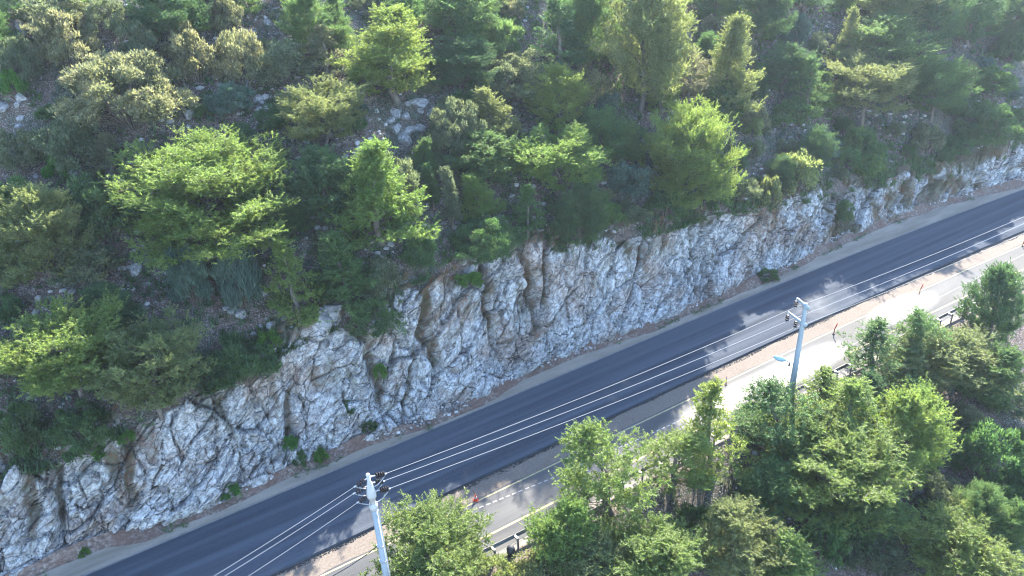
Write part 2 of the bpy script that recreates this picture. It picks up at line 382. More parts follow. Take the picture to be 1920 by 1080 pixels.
# foot and top of the rock cut, read along the photograph
foot_px = [(77, 1073), (200, 1020), (287, 997), (417, 950), (567, 880), (640, 850), (767, 810), (890, 763), (973, 713), (1073, 670), (1190, 627), (1273, 593), (1423, 530), (1567, 460), (1613, 440), (1747, 390), (1890, 352)]
top_px = [(-40, 885), (60, 866), (143, 845), (200, 800), (283, 778), (367, 727), (430, 700), (500, 665), (560, 630), (617, 590), (673, 625), (740, 555), (817, 525), (873, 490), (957, 463), (1017, 462), (1140, 450), (1190, 437), (1273, 415), (1313, 400), (1447, 380), (1520, 366), (1580, 350), (1697, 333), (1800, 318), (1860, 300), (1910, 253), (1960, 235)]
fs = np.array([ST(gnd(*p)) for p in foot_px]); fo = np.argsort(fs[:, 0])
def tfoot(s): return np.interp(s, fs[fo, 0], fs[fo, 1] + 0.15)
FACE = math.radians(66)
tops = []
for p in top_px:
    d = ray(*p); best = None
    for k in np.linspace(20, 160, 2801):
        P = d * k + np.array([0, 0, CAM_H])
        s_, t_ = ST(P); face_z = (t_ - tfoot(s_)) * math.tan(FACE)
        if face_z >= P[2]: best = (float(s_), float(P[2])); break
    tops.append(best)
tops = np.array(sorted(tops))
def ctop(s):
    r = 0.0
    for o in (-1.2, -0.6, 0, 0.6, 1.2): r = r + np.interp(np.asarray(s) + o, tops[:, 0], tops[:, 1])
    return np.maximum(r / 5, 1.2)
def ttop(s): return tfoot(s) + ctop(s) / math.tan(FACE)
SLOPE = math.tan(math.radians(40))
def hillz(s, t):
    u = t - ttop(s)
    un = np.clip(u, 0, None)
    z = np.where(un < 48, un * SLOPE, 48 * SLOPE + 22 * (1 - np.exp(-(un - 48) * SLOPE / 22)))
    amp = np.clip(un / 5, 0.12, 1)
    z = z + amp * (1.5 * vnoise(s / 13.0 + 4.2, t / 13.0) + 0.55 * vnoise(s / 4.2, t / 4.2, None, 3) + 0.22 * vnoise(s / 1.3, t / 1.3, None, 5))
    st = worley(s / 2.6 + 0.2 * vnoise(s, t), t / 2.0, 77)
    z = z + amp * np.where(st[2] > 0.72, 0.45 * np.clip(1 - st[0] * 1.7, 0, 1), 0)
    return ctop(s) + z
def lowz(s, t):
    u = np.clip(-12.6 - t, 0, None)
    z = -12 * (1 - np.exp(-u * 0.62 / 12)) * 1.0
    amp = np.clip(u / 3, 0, 1)
    return z + amp * (0.9 * vnoise(s / 9.0, t / 9.0, None, 21) + 0.35 * vnoise(s / 2.6, t / 2.6, None, 22) + 0.12 * vnoise(s / 0.9, t / 0.9, None, 23))
def ground(s, t):
    s = np.asarray(s, float); t = np.asarray(t, float)
    tf = tfoot(s); tt = ttop(s)
    face = np.clip(t - tf, 0, None) * math.tan(FACE)
    return np.where(t > tt, hillz(s, t), np.where(t < -12.6, lowz(s, t), np.minimum(face, ctop(s))))
def march(x, y, lift=0.0):
    d = ray(x, y); k = np.arange(15, 260, 0.1)
    P = d[None] * k[:, None] + np.array([0, 0, CAM_H])
    s, t = ST(P); g = ground(s, t) + lift
    hit = np.nonzero(P[:, 2] <= g)[0]
    i = hit[0] if len(hit) else len(k) - 1
    return P[i], float(s[i]), float(t[i])

# ------------------------------------------------------------------ the setting
def grid_mesh(name, S, Tm, Z, mat, smooth=False, local=False):
    """S, Tm, Z: (ns, nt) arrays in the road frame; local keeps the road's own axes in the mesh"""
    V = (np.stack([S, Tm + bend(S), Z], -1) if local else W(S, Tm, Z)).reshape(-1, 3); ns, nt_ = S.shape
    i = np.arange(ns - 1)[:, None] * nt_ + np.arange(nt_ - 1)[None]
    F = np.stack([i, i + nt_, i + nt_ + 1, i + 1], -1).reshape(-1, 4)
    return np_mesh(name, V, F, mat, smooth)

def structure(name, me): return tag(link(name, me), kind='structure')

# wooded hillside above the cut
u = np.concatenate([np.arange(-0.15, 50, 0.3), np.geomspace(50.5, 330, 46)])
sv = np.concatenate([-np.geomspace(330, 40.4, 30), np.arange(-40, 135, 0.33), np.geomspace(135.5, 520, 34)])
S, U = np.meshgrid(sv, u, indexing='ij'); T = ttop(S) + U
Z = hillz(S, T) - np.where(U < 0.2, 0.35, 0)
structure('hillside', grid_mesh('hillside', S, T, Z, SOIL, True))

# slope falling away on the camera's side
u = np.concatenate([np.arange(0, 40, 0.35), np.geomspace(40.4, 420, 40)])
S, U = np.meshgrid(sv, u, indexing='ij'); T = -12.6 - U
structure('lower_slope', grid_mesh('lower_slope', S, T, lowz(S, T), SOIL, True))

def strip(name, edges, mat, s0=-330, s1=520, step=2.0, wob=0.0, seed=0):
    """sheet along the road; edges: list of (across, height)"""
    s_ = np.arange(s0, s1, step); S = np.repeat(s_[:, None], len(edges), 1)
    T = np.array([e[0] for e in edges])[None].repeat(len(s_), 0); Z = np.array([e[1] for e in edges])[None].repeat(len(s_), 0)
    if wob:
        for j in (0, len(edges) - 1): T[:, j] += wob * fbm(s_ / 1.4, s_ * 0 + seed + j * 9, None, 3, seed)
    o = structure(name, grid_mesh(name, S, T.astype(float), Z.astype(float), mat, False, True))
    o.location = (A0[0], A0[1], 0); o.rotation_euler = (0, 0, RZ)
    return o

strip('roadbed', [(-12.62, -0.02), (-12.0, 0.0), (-6.0, 0.0), (4.5, 0.0)], VERGE)
strip('old_road', [(-11.35, 0.006), (-9.0, 0.006), (-7.2, 0.006)], OLDA, step=0.5, s0=-60, s1=160, wob=0.1, seed=3)
strip('old_road_shoulder', [(-11.8, 0.003), (-10.2, 0.0035)], EDGE, step=1)
strip('median_shoulder', [(-7.3, 0.004), (-6.5, 0.004), (-5.7, 0.004)], VERGE)
# raised deck of fresh asphalt with sheer edges
strip('new_road', [(-5.82, 0.0), (-5.78, 0.16), (-3.0, 0.19), (-0.02, 0.16), (0.02, 0.0)], ASPH, step=0.5, s0=-60, s1=160, wob=0.03, seed=5)
strip('gravel_shoulder', [(-0.1, 0.02), (1.0, 0.05), (2.4, 0.06)], GRAVEL)
m, nt, b = nodes('foot_debris'); co = objco(nt); n2 = noise(nt, co, 5, 5, 0.7); n1 = noise(nt, co, 0.7, 4, 0.6)
c = ramp(nt, n2, [(0.35, (0.06, 0.042, 0.034)), (0.52, (0.14, 0.098, 0.078)), (0.68, (0.24, 0.2, 0.175))])
c = mix(nt, ramp(nt, n1, [(0.45, (0, 0, 0)), (0.6, (0.7, 0.7, 0.7))]), c, (0.1, 0.055, 0.04))
nt.links.new(c, b.inputs['Base Color']); b.inputs['Roughness'].default_value = 0.97; bump(nt, b, n2, 0.8, 0.06)
DEBRIS = m
s_ = np.arange(-60, 160, 0.3); q_ = np.array([0.0, 0.12, 0.35, 0.6, 0.85, 1.1])
wd = 0.62 + 0.35 * fbm(s_ / 3.0, s_ * 0, None, 4, 201); ht = 0.42 + 0.35 * fbm(s_ / 2.2, s_ * 0 + 5, None, 4, 203)
Sd = np.repeat(s_[:, None], 6, 1); Td = np.maximum(tfoot(s_)[:, None] + 0.15 - wd[:, None] * (1.1 - q_[None]) * 1.1, 0.42)
Zd = 0.04 + ht[:, None] * (q_[None] ** 1.3) + 0.06 * fbm(Sd / 0.4, Td / 0.4, None, 3, 205) * q_[None]
structure('debris_bank', grid_mesh('debris_bank', Sd, Td, Zd, DEBRIS, True))
strip('pale_road_edge', [(0.03, 0.05), (0.24, 0.055)], EDGE, step=0.5, s0=-60, s1=160, wob=0.05, seed=8)
strip('yellow_edge_line', [(-7.42, 0.011), (-7.3, 0.011)], YEL, step=1)
strip('yellow_edge_line', [(-10.12, 0.011), (-9.97, 0.011)], YEL, step=1)
# short-dashed white line that wanders off the yellow one
dash = MB(); lane = [(807, 985), (862, 967), (1027, 900), (1100, 867), (1290, 782), (1613, 640), (1757, 560), (1920, 477), (2050, 410)]
lst = np.array([ST(gnd(*p)) for p in lane])
sd_ = lst[0, 0]
while sd_ < lst[-1, 0]:
    a, bq = sd_, sd_ + 0.26; ta, tb = np.interp([a, bq], lst[:, 0], lst[:, 1])
    dash.add([V3(a, ta - .035, 0.012), V3(bq, tb - .035, 0.012), V3(bq, tb + .035, 0.012), V3(a, ta + .035, 0.012)], [(0, 1, 2, 3)])
    sd_ += 0.44
tag(dash.build('white_dashed_road_line', WHT), kind='structure')

# the rock cut
print('tops', np.round(tops[:, 1], 1).tolist())
ns, nv = 1750, 165
s_ = np.linspace(-42, 125, ns)
S = np.repeat(s_[:, None], nv, 1); v = np.linspace(0, 1, nv)[None].repeat(ns, 0)
tf = tfoot(s_)[:, None]; h = ctop(s_)[:, None]; Lf = h / math.sin(FACE)
w = -0.4 + v * (Lf + 0.4 + 2.2)
over = np.clip(w - Lf, 0, None); wf = np.minimum(w, Lf)
T0 = tf + wf * math.cos(FACE) + over * math.cos(math.radians(40)); Z0 = wf * math.sin(FACE) + over * math.sin(math.radians(40))
ang = FACE + (math.radians(40) - FACE) * sstep(-1.2, 1.0, w - Lf)
# layered fracture relief: slabs dipping across the face, then blocks, then crumbs
wx = S + 0.55 * fbm(S / 3.0, w / 3.0, None, 3, 40); wy = w + 0.55 * fbm(S / 3.0, w / 3.0, None, 3, 44)
dipn = math.radians(40)
ca, sa = np.cos(dipn), np.sin(dipn)
al, ac = wx * ca + wy * sa, -wx * sa + wy * ca
D = 0.7 * fbm(S / 7.0, w / 5.0, None, 3, 31)
def facets(x, y, sd, amp, tilt, crack, cw):
    k = worley(x, y, sd)
    return amp * (k[2] - 0.5) + tilt * ((k[3] - 0.5) * k[5] + (k[4] - 0.5) * k[6]) - crack * np.exp(-((k[1] - k[0]) / cw) ** 2)
msk = sstep(-0.25, 0.25, fbm(S / 5.0, w / 5.0, None, 2, 99))
D = D + facets(al / 5.0, ac / 1.7, 51, 0.75, 1.1, 0.25, 0.04)
D = D + (0.45 + 0.55 * msk) * facets(al / 1.7 + 7, ac / 0.62, 61, 0.28, 0.7, 0.14, 0.06)
D = D + (0.35 + 0.65 * msk) * facets(al / 0.6 + 3, ac / 0.33, 71, 0.1, 0.24, 0.04, 0.1)
D = D + 0.45 * np.abs(fbm(al / 3.0, ac / 0.9, None, 4, 81)) - 0.35 * np.clip(1 - np.abs(fbm(S / 2.4, w / 5.5, None, 4, 85)) / 0.06, 0, 1) + 0.05 * fbm(S / 0.3, w / 0.3, None, 3, 91)
# gullies washed down the face
soil = 0.75 * sstep(0.05, 0.4, fbm(S / 3.0, w / 2.2, None, 4, 95)) * sstep(0.35, 1.0, w / Lf) + sstep(-0.4, 0.5, w - Lf + 0.7 * fbm(S / 0.9, w / 0.9, None, 3, 97)) * 0.9
for gx, gy, gw, gl in [(700, 690, 0.9, 0), (808, 640, 0.8, 0.1), (988, 520, 0.6, 0.05), (545, 850, 0.6, 0.3), (1585, 410, 1.1, 0), (1175, 560, 0.45, 0.75), (905, 500, 0.5, 0.2), (1020, 470, 0.4, 0.3), (240, 870, 0.7, 0.25), (60, 960, 0.9, 0.3), (110, 940, 0.5, 0.2), (1300, 420, 0.35, 0.2), (760, 800, 0.5, 0.5), (1720, 380, 0.5, 0.3)]:
    P, gs, gt = march(gx, gy); gwv = P[2] / math.sin(FACE)
    line = gs + gl * (w - gwv) + 0.35 * fbm(w / 1.1, S * 0 + gx, None, 3, 5)
    g = np.exp(-((S - line) / (gw * 0.55)) ** 2) * (0.55 + 0.45 * sstep(0.1, 0.6, w / Lf))
    g = g * sstep(1.3, 0.3, np.abs(w - gwv) / (Lf * 0.75))
    D = D - 0.85 * g; soil = soil + 0.75 * sstep(0.4, 0.8, g + 0.25 * fbm(S / 0.5, w / 0.5, None, 3, 7))
bank = sstep(48, 53, S) * (1 - sstep(71, 76, S + 1.5 * vnoise(w / 1.5, S * 0)))
soil = soil + bank * sstep(-0.25, 0.2, fbm(S / 1.1, w / 1.5, None, 4, 171)) * 0.85 + 0.9 * np.exp(-((S - 51.5) / 1.6) ** 2) * sstep(2.4, 0.8, w)
soil = soil + 0.5 * sstep(0.24, 0.42, fbm(S / 1.1, w / 5.0, None, 4, 181)) * sstep(0.15, 0.6, w / Lf) + 0.4 * sstep(0.28, 0.5, fbm(al / 2.5, ac / 0.8, None, 4, 187))
fade = 1 - 0.55 * sstep(0.2, 1.8, over)
D = D * fade * sstep(-0.4, 0.9, w) - 0.5 * sstep(1.2, 2.2, over)
T1 = T0 - np.sin(ang) * D; Z1 = Z0 + np.cos(ang) * D
me = grid_mesh('rock_cut', S, T1, Z1, LIME, False)
a_ = me.attributes.new('strata', 'FLOAT_VECTOR', 'POINT'); a_.data.foreach_set('vector', np.stack([al, ac, 0 * al], -1).astype(np.float32).ravel())
a_ = me.attributes.new('soil', 'FLOAT', 'POINT'); a_.data.foreach_set('value', np.clip(soil, 0, 1).astype(np.float32).ravel())
rock_cut = structure('rock_cut', me)

# ------------------------------------------------------------------ stones, crumbs, undergrowth (past counting)
def ico(sub):
    import bmesh
    bm = bmesh.new(); bmesh.ops.create_icosphere(bm, subdivisions=sub, radius=1.0)
    V = np.array([q.co[:] for q in bm.verts]); F = np.array([[q.index for q in f.verts] for f in bm.faces]); bm.free()
    return V, F
ICO1 = ico(1); ICO3 = ico(3)

def scatter_stones(name, P, size, mat, flat=0.65):
    n = len(P); V0, F0 = ICO1
    V = V0[None] * (1 + 0.35 * (NP.random((n, len(V0), 1)) - 0.5)) * size[:, None, None] * (0.7 + 0.6 * NP.random((n, 1, 3))) * np.array([1, 1, flat])
    a = NP.random(n) * 6.283; c_, s2 = np.cos(a)[:, None], np.sin(a)[:, None]
    x = V[..., 0] * c_ - V[..., 1] * s2; y = V[..., 0] * s2 + V[..., 1] * c_
    V = np.stack([x, y, V[..., 2]], -1) + P[:, None, :]
    F = (F0[None] + (np.arange(n) * len(V0))[:, None, None]).reshape(-1, 3)
    return tag(link(name, np_mesh(name, V.reshape(-1, 3), F, mat)), kind='stuff')

def in_view(P, pad=60):
    x, y, _ = pix_many(P)
    return (x > -pad) & (x < 1920 + pad) & (y > -pad) & (y < 1080 + pad)
def pix_many(P):
    c = (P - np.array([0, 0, CAM_H])) @ RC
    d = np.maximum(-c[:, 2], 0.1)
    return 960 + FPX * c[:, 0] / d, 540 - FPX * c[:, 1] / d, d

def hill_points(n, umax=46, s0=-35, s1=115):
    s = s0 + NP.random(n) * (s1 - s0); t = ttop(s) + 0.4 + NP.random(n) * umax
    P = W(s, t, hillz(s, t)); k = in_view(P); return P[k], s[k], t[k]
P, s, t = hill_points(34000)
k = fbm(s / 5.0, t / 5.0, None, 3, 120) > -0.06
P = P[k]; size = 0.05 + 0.26 * NP.random(len(P)) ** 3
scatter_stones('scattered_stones', P, size, PEBBLE)
s = -30 + NP.random(5200) * 100; t = -13 - NP.random(5200) * 22
k = fbm(s / 4.0, t / 4.0, None, 3, 130) > 0.1; s, t = s[k], t[k]
P = W(s, t, lowz(s, t)); P = P[in_view(P)]
scatter_stones('slope_stones', P, 0.05 + 0.2 * NP.random(len(P)) ** 3, PEBBLE)
s = -42 + NP.random(9000) * 160; t = tfoot(s) - 0.55 * NP.random(9000) ** 1.6 * (0.6 + 0.8 * (vnoise(s / 4.0, s * 0) * 0.5 + 0.5)) + 0.5
z = 0.07 + np.clip(t - tfoot(s) + 0.5, 0, 1) * 0.42
scatter_stones('rockfall_rubble', W(s, t, z), 0.03 + 0.14 * NP.random(9000) ** 3, PEBBLE)
s = -42 + NP.random(16000) * 160; t = -5.84 - 0.2 * NP.random(16000) ** 2.4 * (1 + vnoise(s / 1.5, s * 0))
scatter_stones('asphalt_crumbs', W(s, t, 0.02), 0.015 + 0.04 * NP.random(16000) ** 2, BLACKC)

def tuft_mesh(name, P, size, mat, per=9, wid=0.22):
    """low plants: short blades and leaves fanning from each point"""
    n = len(P)
    a = NP.random((n, per)) * 6.283; el = 0.35 + 1.0 * NP.random((n, per)); L = size[:, None] * (0.5 + 0.7 * NP.random((n, per)))
    d = np.stack([np.cos(a) * np.cos(el), np.sin(a) * np.cos(el), np.sin(el)], -1)
    side = np.stack([-np.sin(a), np.cos(a), 0 * a], -1) * (wid * L)[..., None]
    o = P[:, None] + (NP.random((n, per, 3)) - 0.5) * np.array([1, 1, 0.1]) * size[:, None, None] * 0.9
    V = np.stack([o - side * 0.6, o + side * 0.6, o + d * L[..., None]], 2).reshape(-1, 3)
    return tag(link(name, np_mesh(name, V, np.arange(len(V)).reshape(-1, 3), mat)), kind='stuff')
P, s, t = hill_points(34000); k = fbm(s / 4.0, t / 4.0, None, 3, 140) > -0.02
tuft_mesh('undergrowth', P[k], 0.2 + 0.4 * NP.random(k.sum()), LM['deep'], 12)
k3 = ~k & (fbm(s / 1.8, t / 1.8, None, 3, 145) > 0.0)
tuft_mesh('low_scrub', P[k3], 0.25 + 0.4 * NP.random(k3.sum()), LM['olive'], 12, 0.13)
tuft_mesh('dry_weeds', P[~k], 0.12 + 0.3 * NP.random((~k).sum()), LM['grey'], 8, 0.12)
s = -30 + NP.random(6500) * 100; t = -12.4 - NP.random(6500) ** 1.3 * 24
P = W(s, t, lowz(s, t)); k = in_view(P) & (fbm(s / 3.0, t / 3.0, None, 3, 150) > -0.02)
tuft_mesh('slope_weeds', P[k], 0.15 + 0.35 * NP.random(k.sum()), LM['grey'], 12, 0.16)
s = -42 + NP.random(9000) * 160; t = ttop(s) - 0.5 + 1.9 * NP.random(9000) ** 1.2; k = fbm(s / 1.6, t / 1.6, None, 3, 165) > -0.02
z = np.where(t < ttop(s) + 0.2, ctop(s) + (t - ttop(s)) * 1.2 + 0.12, hillz(s, t))
tuft_mesh('brink_scrub', W(s, t, z)[k], 0.2 + 0.4 * NP.random(k.sum()), LM['deep'], 12, 0.17)
s = -42 + NP.random(7000) * 160; t = tfoot(s) + 0.1 - 0.95 * NP.random(7000) ** 1.6; k = fbm(s / 2.0, s * 0, None, 3, 160) > 0.1
tuft_mesh('foot_weeds', W(s, t, 0.08)[k], 0.06 + 0.2 * NP.random(k.sum()) ** 2, LM['deep'], 9, 0.2)
# ------------------------------------------------------------------ plants: builders
def tri_tufts(c, r, per, length, width, rng, upbias=0.55, flat=0.62):
    """needle bunches / leaves filling puffs: c (n,3), r (n,) -> triangles"""
    n = len(c); M = per
    d = rng.normal(size=(n, M, 3)); d[..., 2] = np.where(rng.random((n, M)) < 0.72, np.abs(d[..., 2]), d[..., 2])
    d /= np.linalg.norm(d, axis=-1, keepdims=True)
    rad = r[:, None] * (0.25 + 0.8 * rng.random((n, M)) ** 0.6)
    p = c[:, None] + d * rad[..., None] * np.array([1, 1, flat])
    g = d * 0.8 + np.array([0, 0, upbias]) + rng.normal(size=d.shape) * 0.35
    g /= np.linalg.norm(g, axis=-1, keepdims=True)
    sd2 = np.cross(g, rng.normal(size=g.shape)); sd2 /= np.linalg.norm(sd2, axis=-1, keepdims=True) + 1e-6
    L = length * (0.6 + 0.8 * rng.random((n, M)))[..., None]; Wd = width * (0.6 + 0.8 * rng.random((n, M)))[..., None]
    V = np.stack([p - sd2 * Wd, p + sd2 * Wd, p + g * L], 2).reshape(-1, 3)
    return V

def plumes(c, r, rng, K=6, m=20, length=0.17, width=0.024, out=0.45, up=1.0):
    """pine twigs: every puff holds K shoots that reach outward and up, each a bottle-brush of m needle bunches"""
    n = len(c)
    rad = c.copy(); rad[:, 2] = 0; rad /= np.linalg.norm(rad, axis=1, keepdims=True) + 0.3
    g = out * rad[:, None] + np.array([0, 0, up]) + rng.normal(size=(n, K, 3)) * np.array([0.62, 0.62, 0.45])
    g /= np.linalg.norm(g, axis=-1, keepdims=True)
    b0 = c[:, None] + rng.normal(size=(n, K, 3)) * (r * 0.32)[:, None, None]
    q = rng.random((n, K, m, 1)) ** 0.8
    L = (r[:, None] * (0.8 + 0.7 * rng.random((n, K))))[..., None, None]
    p = b0[:, :, None] + g[:, :, None] * q * L
    h = rng.normal(size=(n, K, m, 3)); h /= np.linalg.norm(h, axis=-1, keepdims=True)
    dirn = h * 0.85 + g[:, :, None] * 0.75; dirn /= np.linalg.norm(dirn, axis=-1, keepdims=True)
    sd2 = np.cross(dirn, rng.normal(size=dirn.shape)); sd2 /= np.linalg.norm(sd2, axis=-1, keepdims=True) + 1e-6
    ln = length * (0.7 + 0.6 * rng.random((n, K, m, 1))) * (1.15 - 0.4 * q)
    V = np.stack([p - sd2 * width, p + sd2 * width, p + dirn * ln], 3)
    return V.reshape(-1, 3)

def finish_plant(name, mb, V, mat, crown_name, stem_name):
    root = empty(name, (0, 0, 0))
    st_ = mb.build(stem_name, BARK, root, True)
    me = np_mesh(crown_name, V, np.arange(len(V)).reshape(-1, 3), mat)
    cr = link(crown_name, me, root)
    return root

def make_pine(seed, h, R, zlow, prof, elev, nl, puff, per, lean=0.0, sparse=0.0, name='pine_tree'):
    rng = np.random.default_rng(seed); mb = MB(); C = []; Rr = []
    wob = rng.normal(size=(8, 2)) * 0.035 * h; wob[0] = 0; wob = np.cumsum(wob, 0) * 0.5
    la = rng.random() * 6.28
    tz = np.linspace(0, h * 0.97, 8)
    tp = np.stack([wob[:, 0] + lean * tz * math.cos(la), wob[:, 1] + lean * tz * math.sin(la), tz], -1)
    tr_ = 0.024 * h * (1 - np.linspace(0, 1, 8)) ** 0.8 + 0.02
    tp0 = tp.copy(); tp0[0, 2] = -0.6
    mb.tube(tp0.tolist(), tr_.tolist(), 7, False)
    axis = lambda z: np.array([np.interp(z, tz, tp[:, 0]), np.interp(z, tz, tp[:, 1]), z])
    for i in range(nl):
        uu = min(0.995, (i + 0.15 + 0.7 * rng.random()) / nl); z = zlow + (h * 0.96 - zlow) * uu
        L = R * prof(uu) * (0.62 + 0.55 * rng.random())
        if L < 0.25: L = 0.25
        az = i * 2.4 + rng.normal() * 0.4; e = math.radians(elev[0] + (elev[1] - elev[0]) * uu + rng.normal() * 7)
        o = axis(z); hd = np.array([math.cos(az), math.sin(az), 0]); sdv = np.array([-math.sin(az), math.cos(az), 0])
        cv = rng.normal() * 0.18; droop = 0.22 * rng.random()
        q = np.linspace(0, 1, 6)
        pts = o + hd * (L * q * math.cos(e))[:, None] + sdv * (cv * L * q ** 2)[:, None] + np.array([0, 0, 1]) * (L * (math.sin(e) * q - droop * q * (1 - q) * 1.2 + 0.12 * q ** 3))[:, None]
        r0 = max(0.018, 0.012 * L + 0.01)
        mb.tube(pts.tolist(), (r0 * (1 - 0.8 * q)).tolist(), 4, False)
        ns2 = max(2, int(L / 0.42))
        for j in range(ns2):
            tq = 0.3 + 0.68 * (j + 0.6 * rng.random()) / ns2
            b0 = np.array([np.interp(tq, q, pts[:, k]) for k in range(3)])
            if rng.random() < sparse: continue
            sgn = 1 if (j + i) % 2 else -1
            ll = L * 0.36 * (1.25 - 0.7 * tq) * (0.6 + 0.7 * rng.random()) + 0.18
            ph = az + sgn * (0.7 + 0.5 * rng.random()); d = np.array([math.cos(ph), math.sin(ph), 0.25 + 0.35 * rng.random()]); d /= np.linalg.norm(d)
            b1 = b0 + d * ll
            if ll > 0.35: mb.tube([b0.tolist(), b1.tolist()], [r0 * 0.45, r0 * 0.2], 3, False)
            C.append(b1); Rr.append(puff * (0.7 + 0.6 * rng.random()))
            if ll > 0.7: C.append(b0 + d * ll * 0.55 + rng.normal(size=3) * 0.08); Rr.append(puff * (0.6 + 0.5 * rng.random()))
            C.append(b0 + np.array([0, 0, 0.1])); Rr.append(puff * 0.8)
        C.append(pts[-1]); Rr.append(puff * (0.8 + 0.5 * rng.random()))
    for zz in np.linspace(0.86, 1.0, 4): C.append(axis(h * 0.97) * [1, 1, 0] + [0, 0, h * zz]); Rr.append(puff * (1.25 - zz * 0.75))
    # a few bare dead snags low in the crown
    for i in range(5):
        z = zlow * (0.5 + 0.5 * rng.random()) + 0.1 * h; az = rng.random() * 6.28; L = R * (0.3 + 0.4 * rng.random())
        mb.tube([axis(z).tolist(), (axis(z) + np.array([math.cos(az) * L * .6, math.sin(az) * L * .6, L * .1])).tolist(), (axis(z) + np.array([math.cos(az + .2) * L, math.sin(az + .2) * L, L * .05])).tolist()], [0.03, 0.02, 0.008], 4, False)
    C = np.array(C); Rr = np.array(Rr)
    V = plumes(C, Rr, rng, 6, max(10, int(per / 4.6)))
    r = finish_plant(name, mb, V, LM['mid'], 'crown', 'trunk')
    zz = V[:, 2]; rr = np.hypot(V[:, 0], V[:, 1])
    return r, float(np.percentile(zz, 99.7)), float(2 * np.percentile(rr, 96))

cone = lambda u: max(0.06, (1 - u) ** 0.85) * (0.86 + 0.14 * math.cos(u * 24))
rnd_ = lambda u: math.sqrt(max(0.03, 1 - ((u - 0.32) / 0.70) ** 2))
flat_ = lambda u: 0.55 + 0.5 * math.sin(math.pi * min(1, u * 0.8 + 0.12))
egg = lambda u: max(0.08, (1 - u) ** 0.5) * min(1, 0.55 + 1.6 * u)

def make_shrub(seed, w, h, lumps, lump_r, per, length, width, spiky=0.0, name='shrub', flat=0.8):
    rng = np.random.default_rng(seed); mb = MB(); C = []; Rr = []
    for i in range(lumps):
        a = i * 2.4 + rng.normal() * 0.5; e = math.asin(min(0.99, max(0.0, (i - 0.22 * lumps) / (0.8 * lumps))))
        f = 0.62 + 0.34 * rng.random()
        p = np.array([math.cos(a) * math.cos(e) * w / 2 * f, math.sin(a) * math.cos(e) * w / 2 * f, h * (0.16 + 0.74 * math.sin(e) * f)])
        p[:2] *= 1 + 0.18 * rng.normal()
        mb.tube([(p[0] * .08, p[1] * .08, -0.25), (p[0] * .5, p[1] * .5, p[2] * .6), p.tolist()], [0.05, 0.03, 0.012], 4, False)
        R0 = lump_r * (0.7 + 0.6 * rng.random()); C.append(p); Rr.append(R0)
        for k in range(4):
            d = rng.normal(size=3); d /= np.linalg.norm(d); d[2] = abs(d[2]) * 0.8
            C.append(p + d * R0 * 0.85); Rr.append(R0 * (0.35 + 0.3 * rng.random()))
    C = np.array(C); Rr = np.array(Rr)
    V = tri_tufts(C, Rr, per, length, width, rng, 0.4 + spiky, flat)
    V[:, 2] = np.maximum(V[:, 2], -0.2)
    r = finish_plant(name, mb, V, LM['grey'], 'foliage', 'stems')
    return r, float(np.percentile(V[:, 2], 99.5)), float(2 * np.percentile(np.hypot(V[:, 0], V[:, 1]), 95))

PROTO = {
    'cone': [make_pine(1, 8, 2.6, 0.5, cone, (6, 48), 54, 0.48, 120), make_pine(2, 7.5, 2.3, 0.5, cone, (14, 52), 50, 0.48, 120, 0.03), make_pine(13, 8, 2.2, 0.9, cone, (2, 42), 34, 0.4, 110, 0.02, 0.15)],
    'round': [make_pine(3, 7.5, 3.6, 0.5, rnd_, (14, 66), 52, 0.5, 120), make_pine(4, 7.5, 3.3, 0.7, rnd_, (18, 68), 46, 0.5, 120, 0.05), make_pine(5, 7, 3.4, 0.6, egg, (10, 62), 48, 0.5, 120, 0.06, 0.08), make_pine(14, 8, 3.2, 0.8, egg, (8, 62), 46, 0.48, 120, 0.04)],
    'wide': [make_pine(6, 8.5, 5.2, 0.5, rnd_, (14, 70), 76, 0.58, 132)],
    'flat': [make_pine(7, 7.5, 3.4, 2.8, flat_, (18, 45), 34, 0.5, 120, 0.07), make_pine(8, 6.5, 3.6, 1.5, flat_, (10, 50), 38, 0.5, 120, 0.04, 0.12)],
    'loose': [make_pine(9, 8, 2.8, 0.9, egg, (10, 55), 36, 0.42, 96, 0.05, 0.25), make_pine(10, 7, 2.2, 0.8, cone, (12, 52), 32, 0.38, 84, 0.03, 0.3)],
    'column': [make_pine(12, 5, 0.75, 0.4, cone, (40, 70), 44, 0.25, 60)],
    'shrub': [make_shrub(21, 3.6, 2.6, 26, 0.55, 75, 0.13, 0.042), make_shrub(22, 3.2, 2.4, 20, 0.6, 85, 0.13, 0.042), make_shrub(23, 3.8, 2.3, 30, 0.5, 70, 0.13, 0.042), make_shrub(24, 3.0, 2.6, 16, 0.6, 95, 0.13, 0.045)],
    'bigshrub': [make_shrub(41, 6.5, 4.4, 62, 0.72, 130, 0.15, 0.045), make_shrub(42, 6.0, 4.6, 56, 0.75, 130, 0.15, 0.045)],
    'spiky': [make_shrub(25, 2.8, 2.4, 26, 0.42, 80, 0.24, 0.03, 0.5), make_shrub(26, 2.6, 2.0, 22, 0.42, 80, 0.24, 0.03, 0.4)],
    'bush': [make_shrub(27, 1.6, 1.2, 9, 0.38, 90, 0.14, 0.035), make_shrub(28, 1.8, 1.0, 11, 0.36, 80, 0.14, 0.035)],
}
ASPECT = {'cone': 1.35, 'round': 1.0, 'wide': 0.8, 'flat': 1.0, 'loose': 1.4, 'column': 3.0, 'shrub': 0.72, 'bigshrub': 0.72, 'spiky': 0.85, 'bush': 0.75}
NAME = {'shrub': 'shrub', 'bigshrub': 'shrub', 'spiky': 'shrub', 'bush': 'shrub', 'column': 'young_cypress'}
CAT = {'shrub': 'shrub', 'bigshrub': 'shrub', 'spiky': 'shrub', 'bush': 'shrub', 'column': 'tree'}
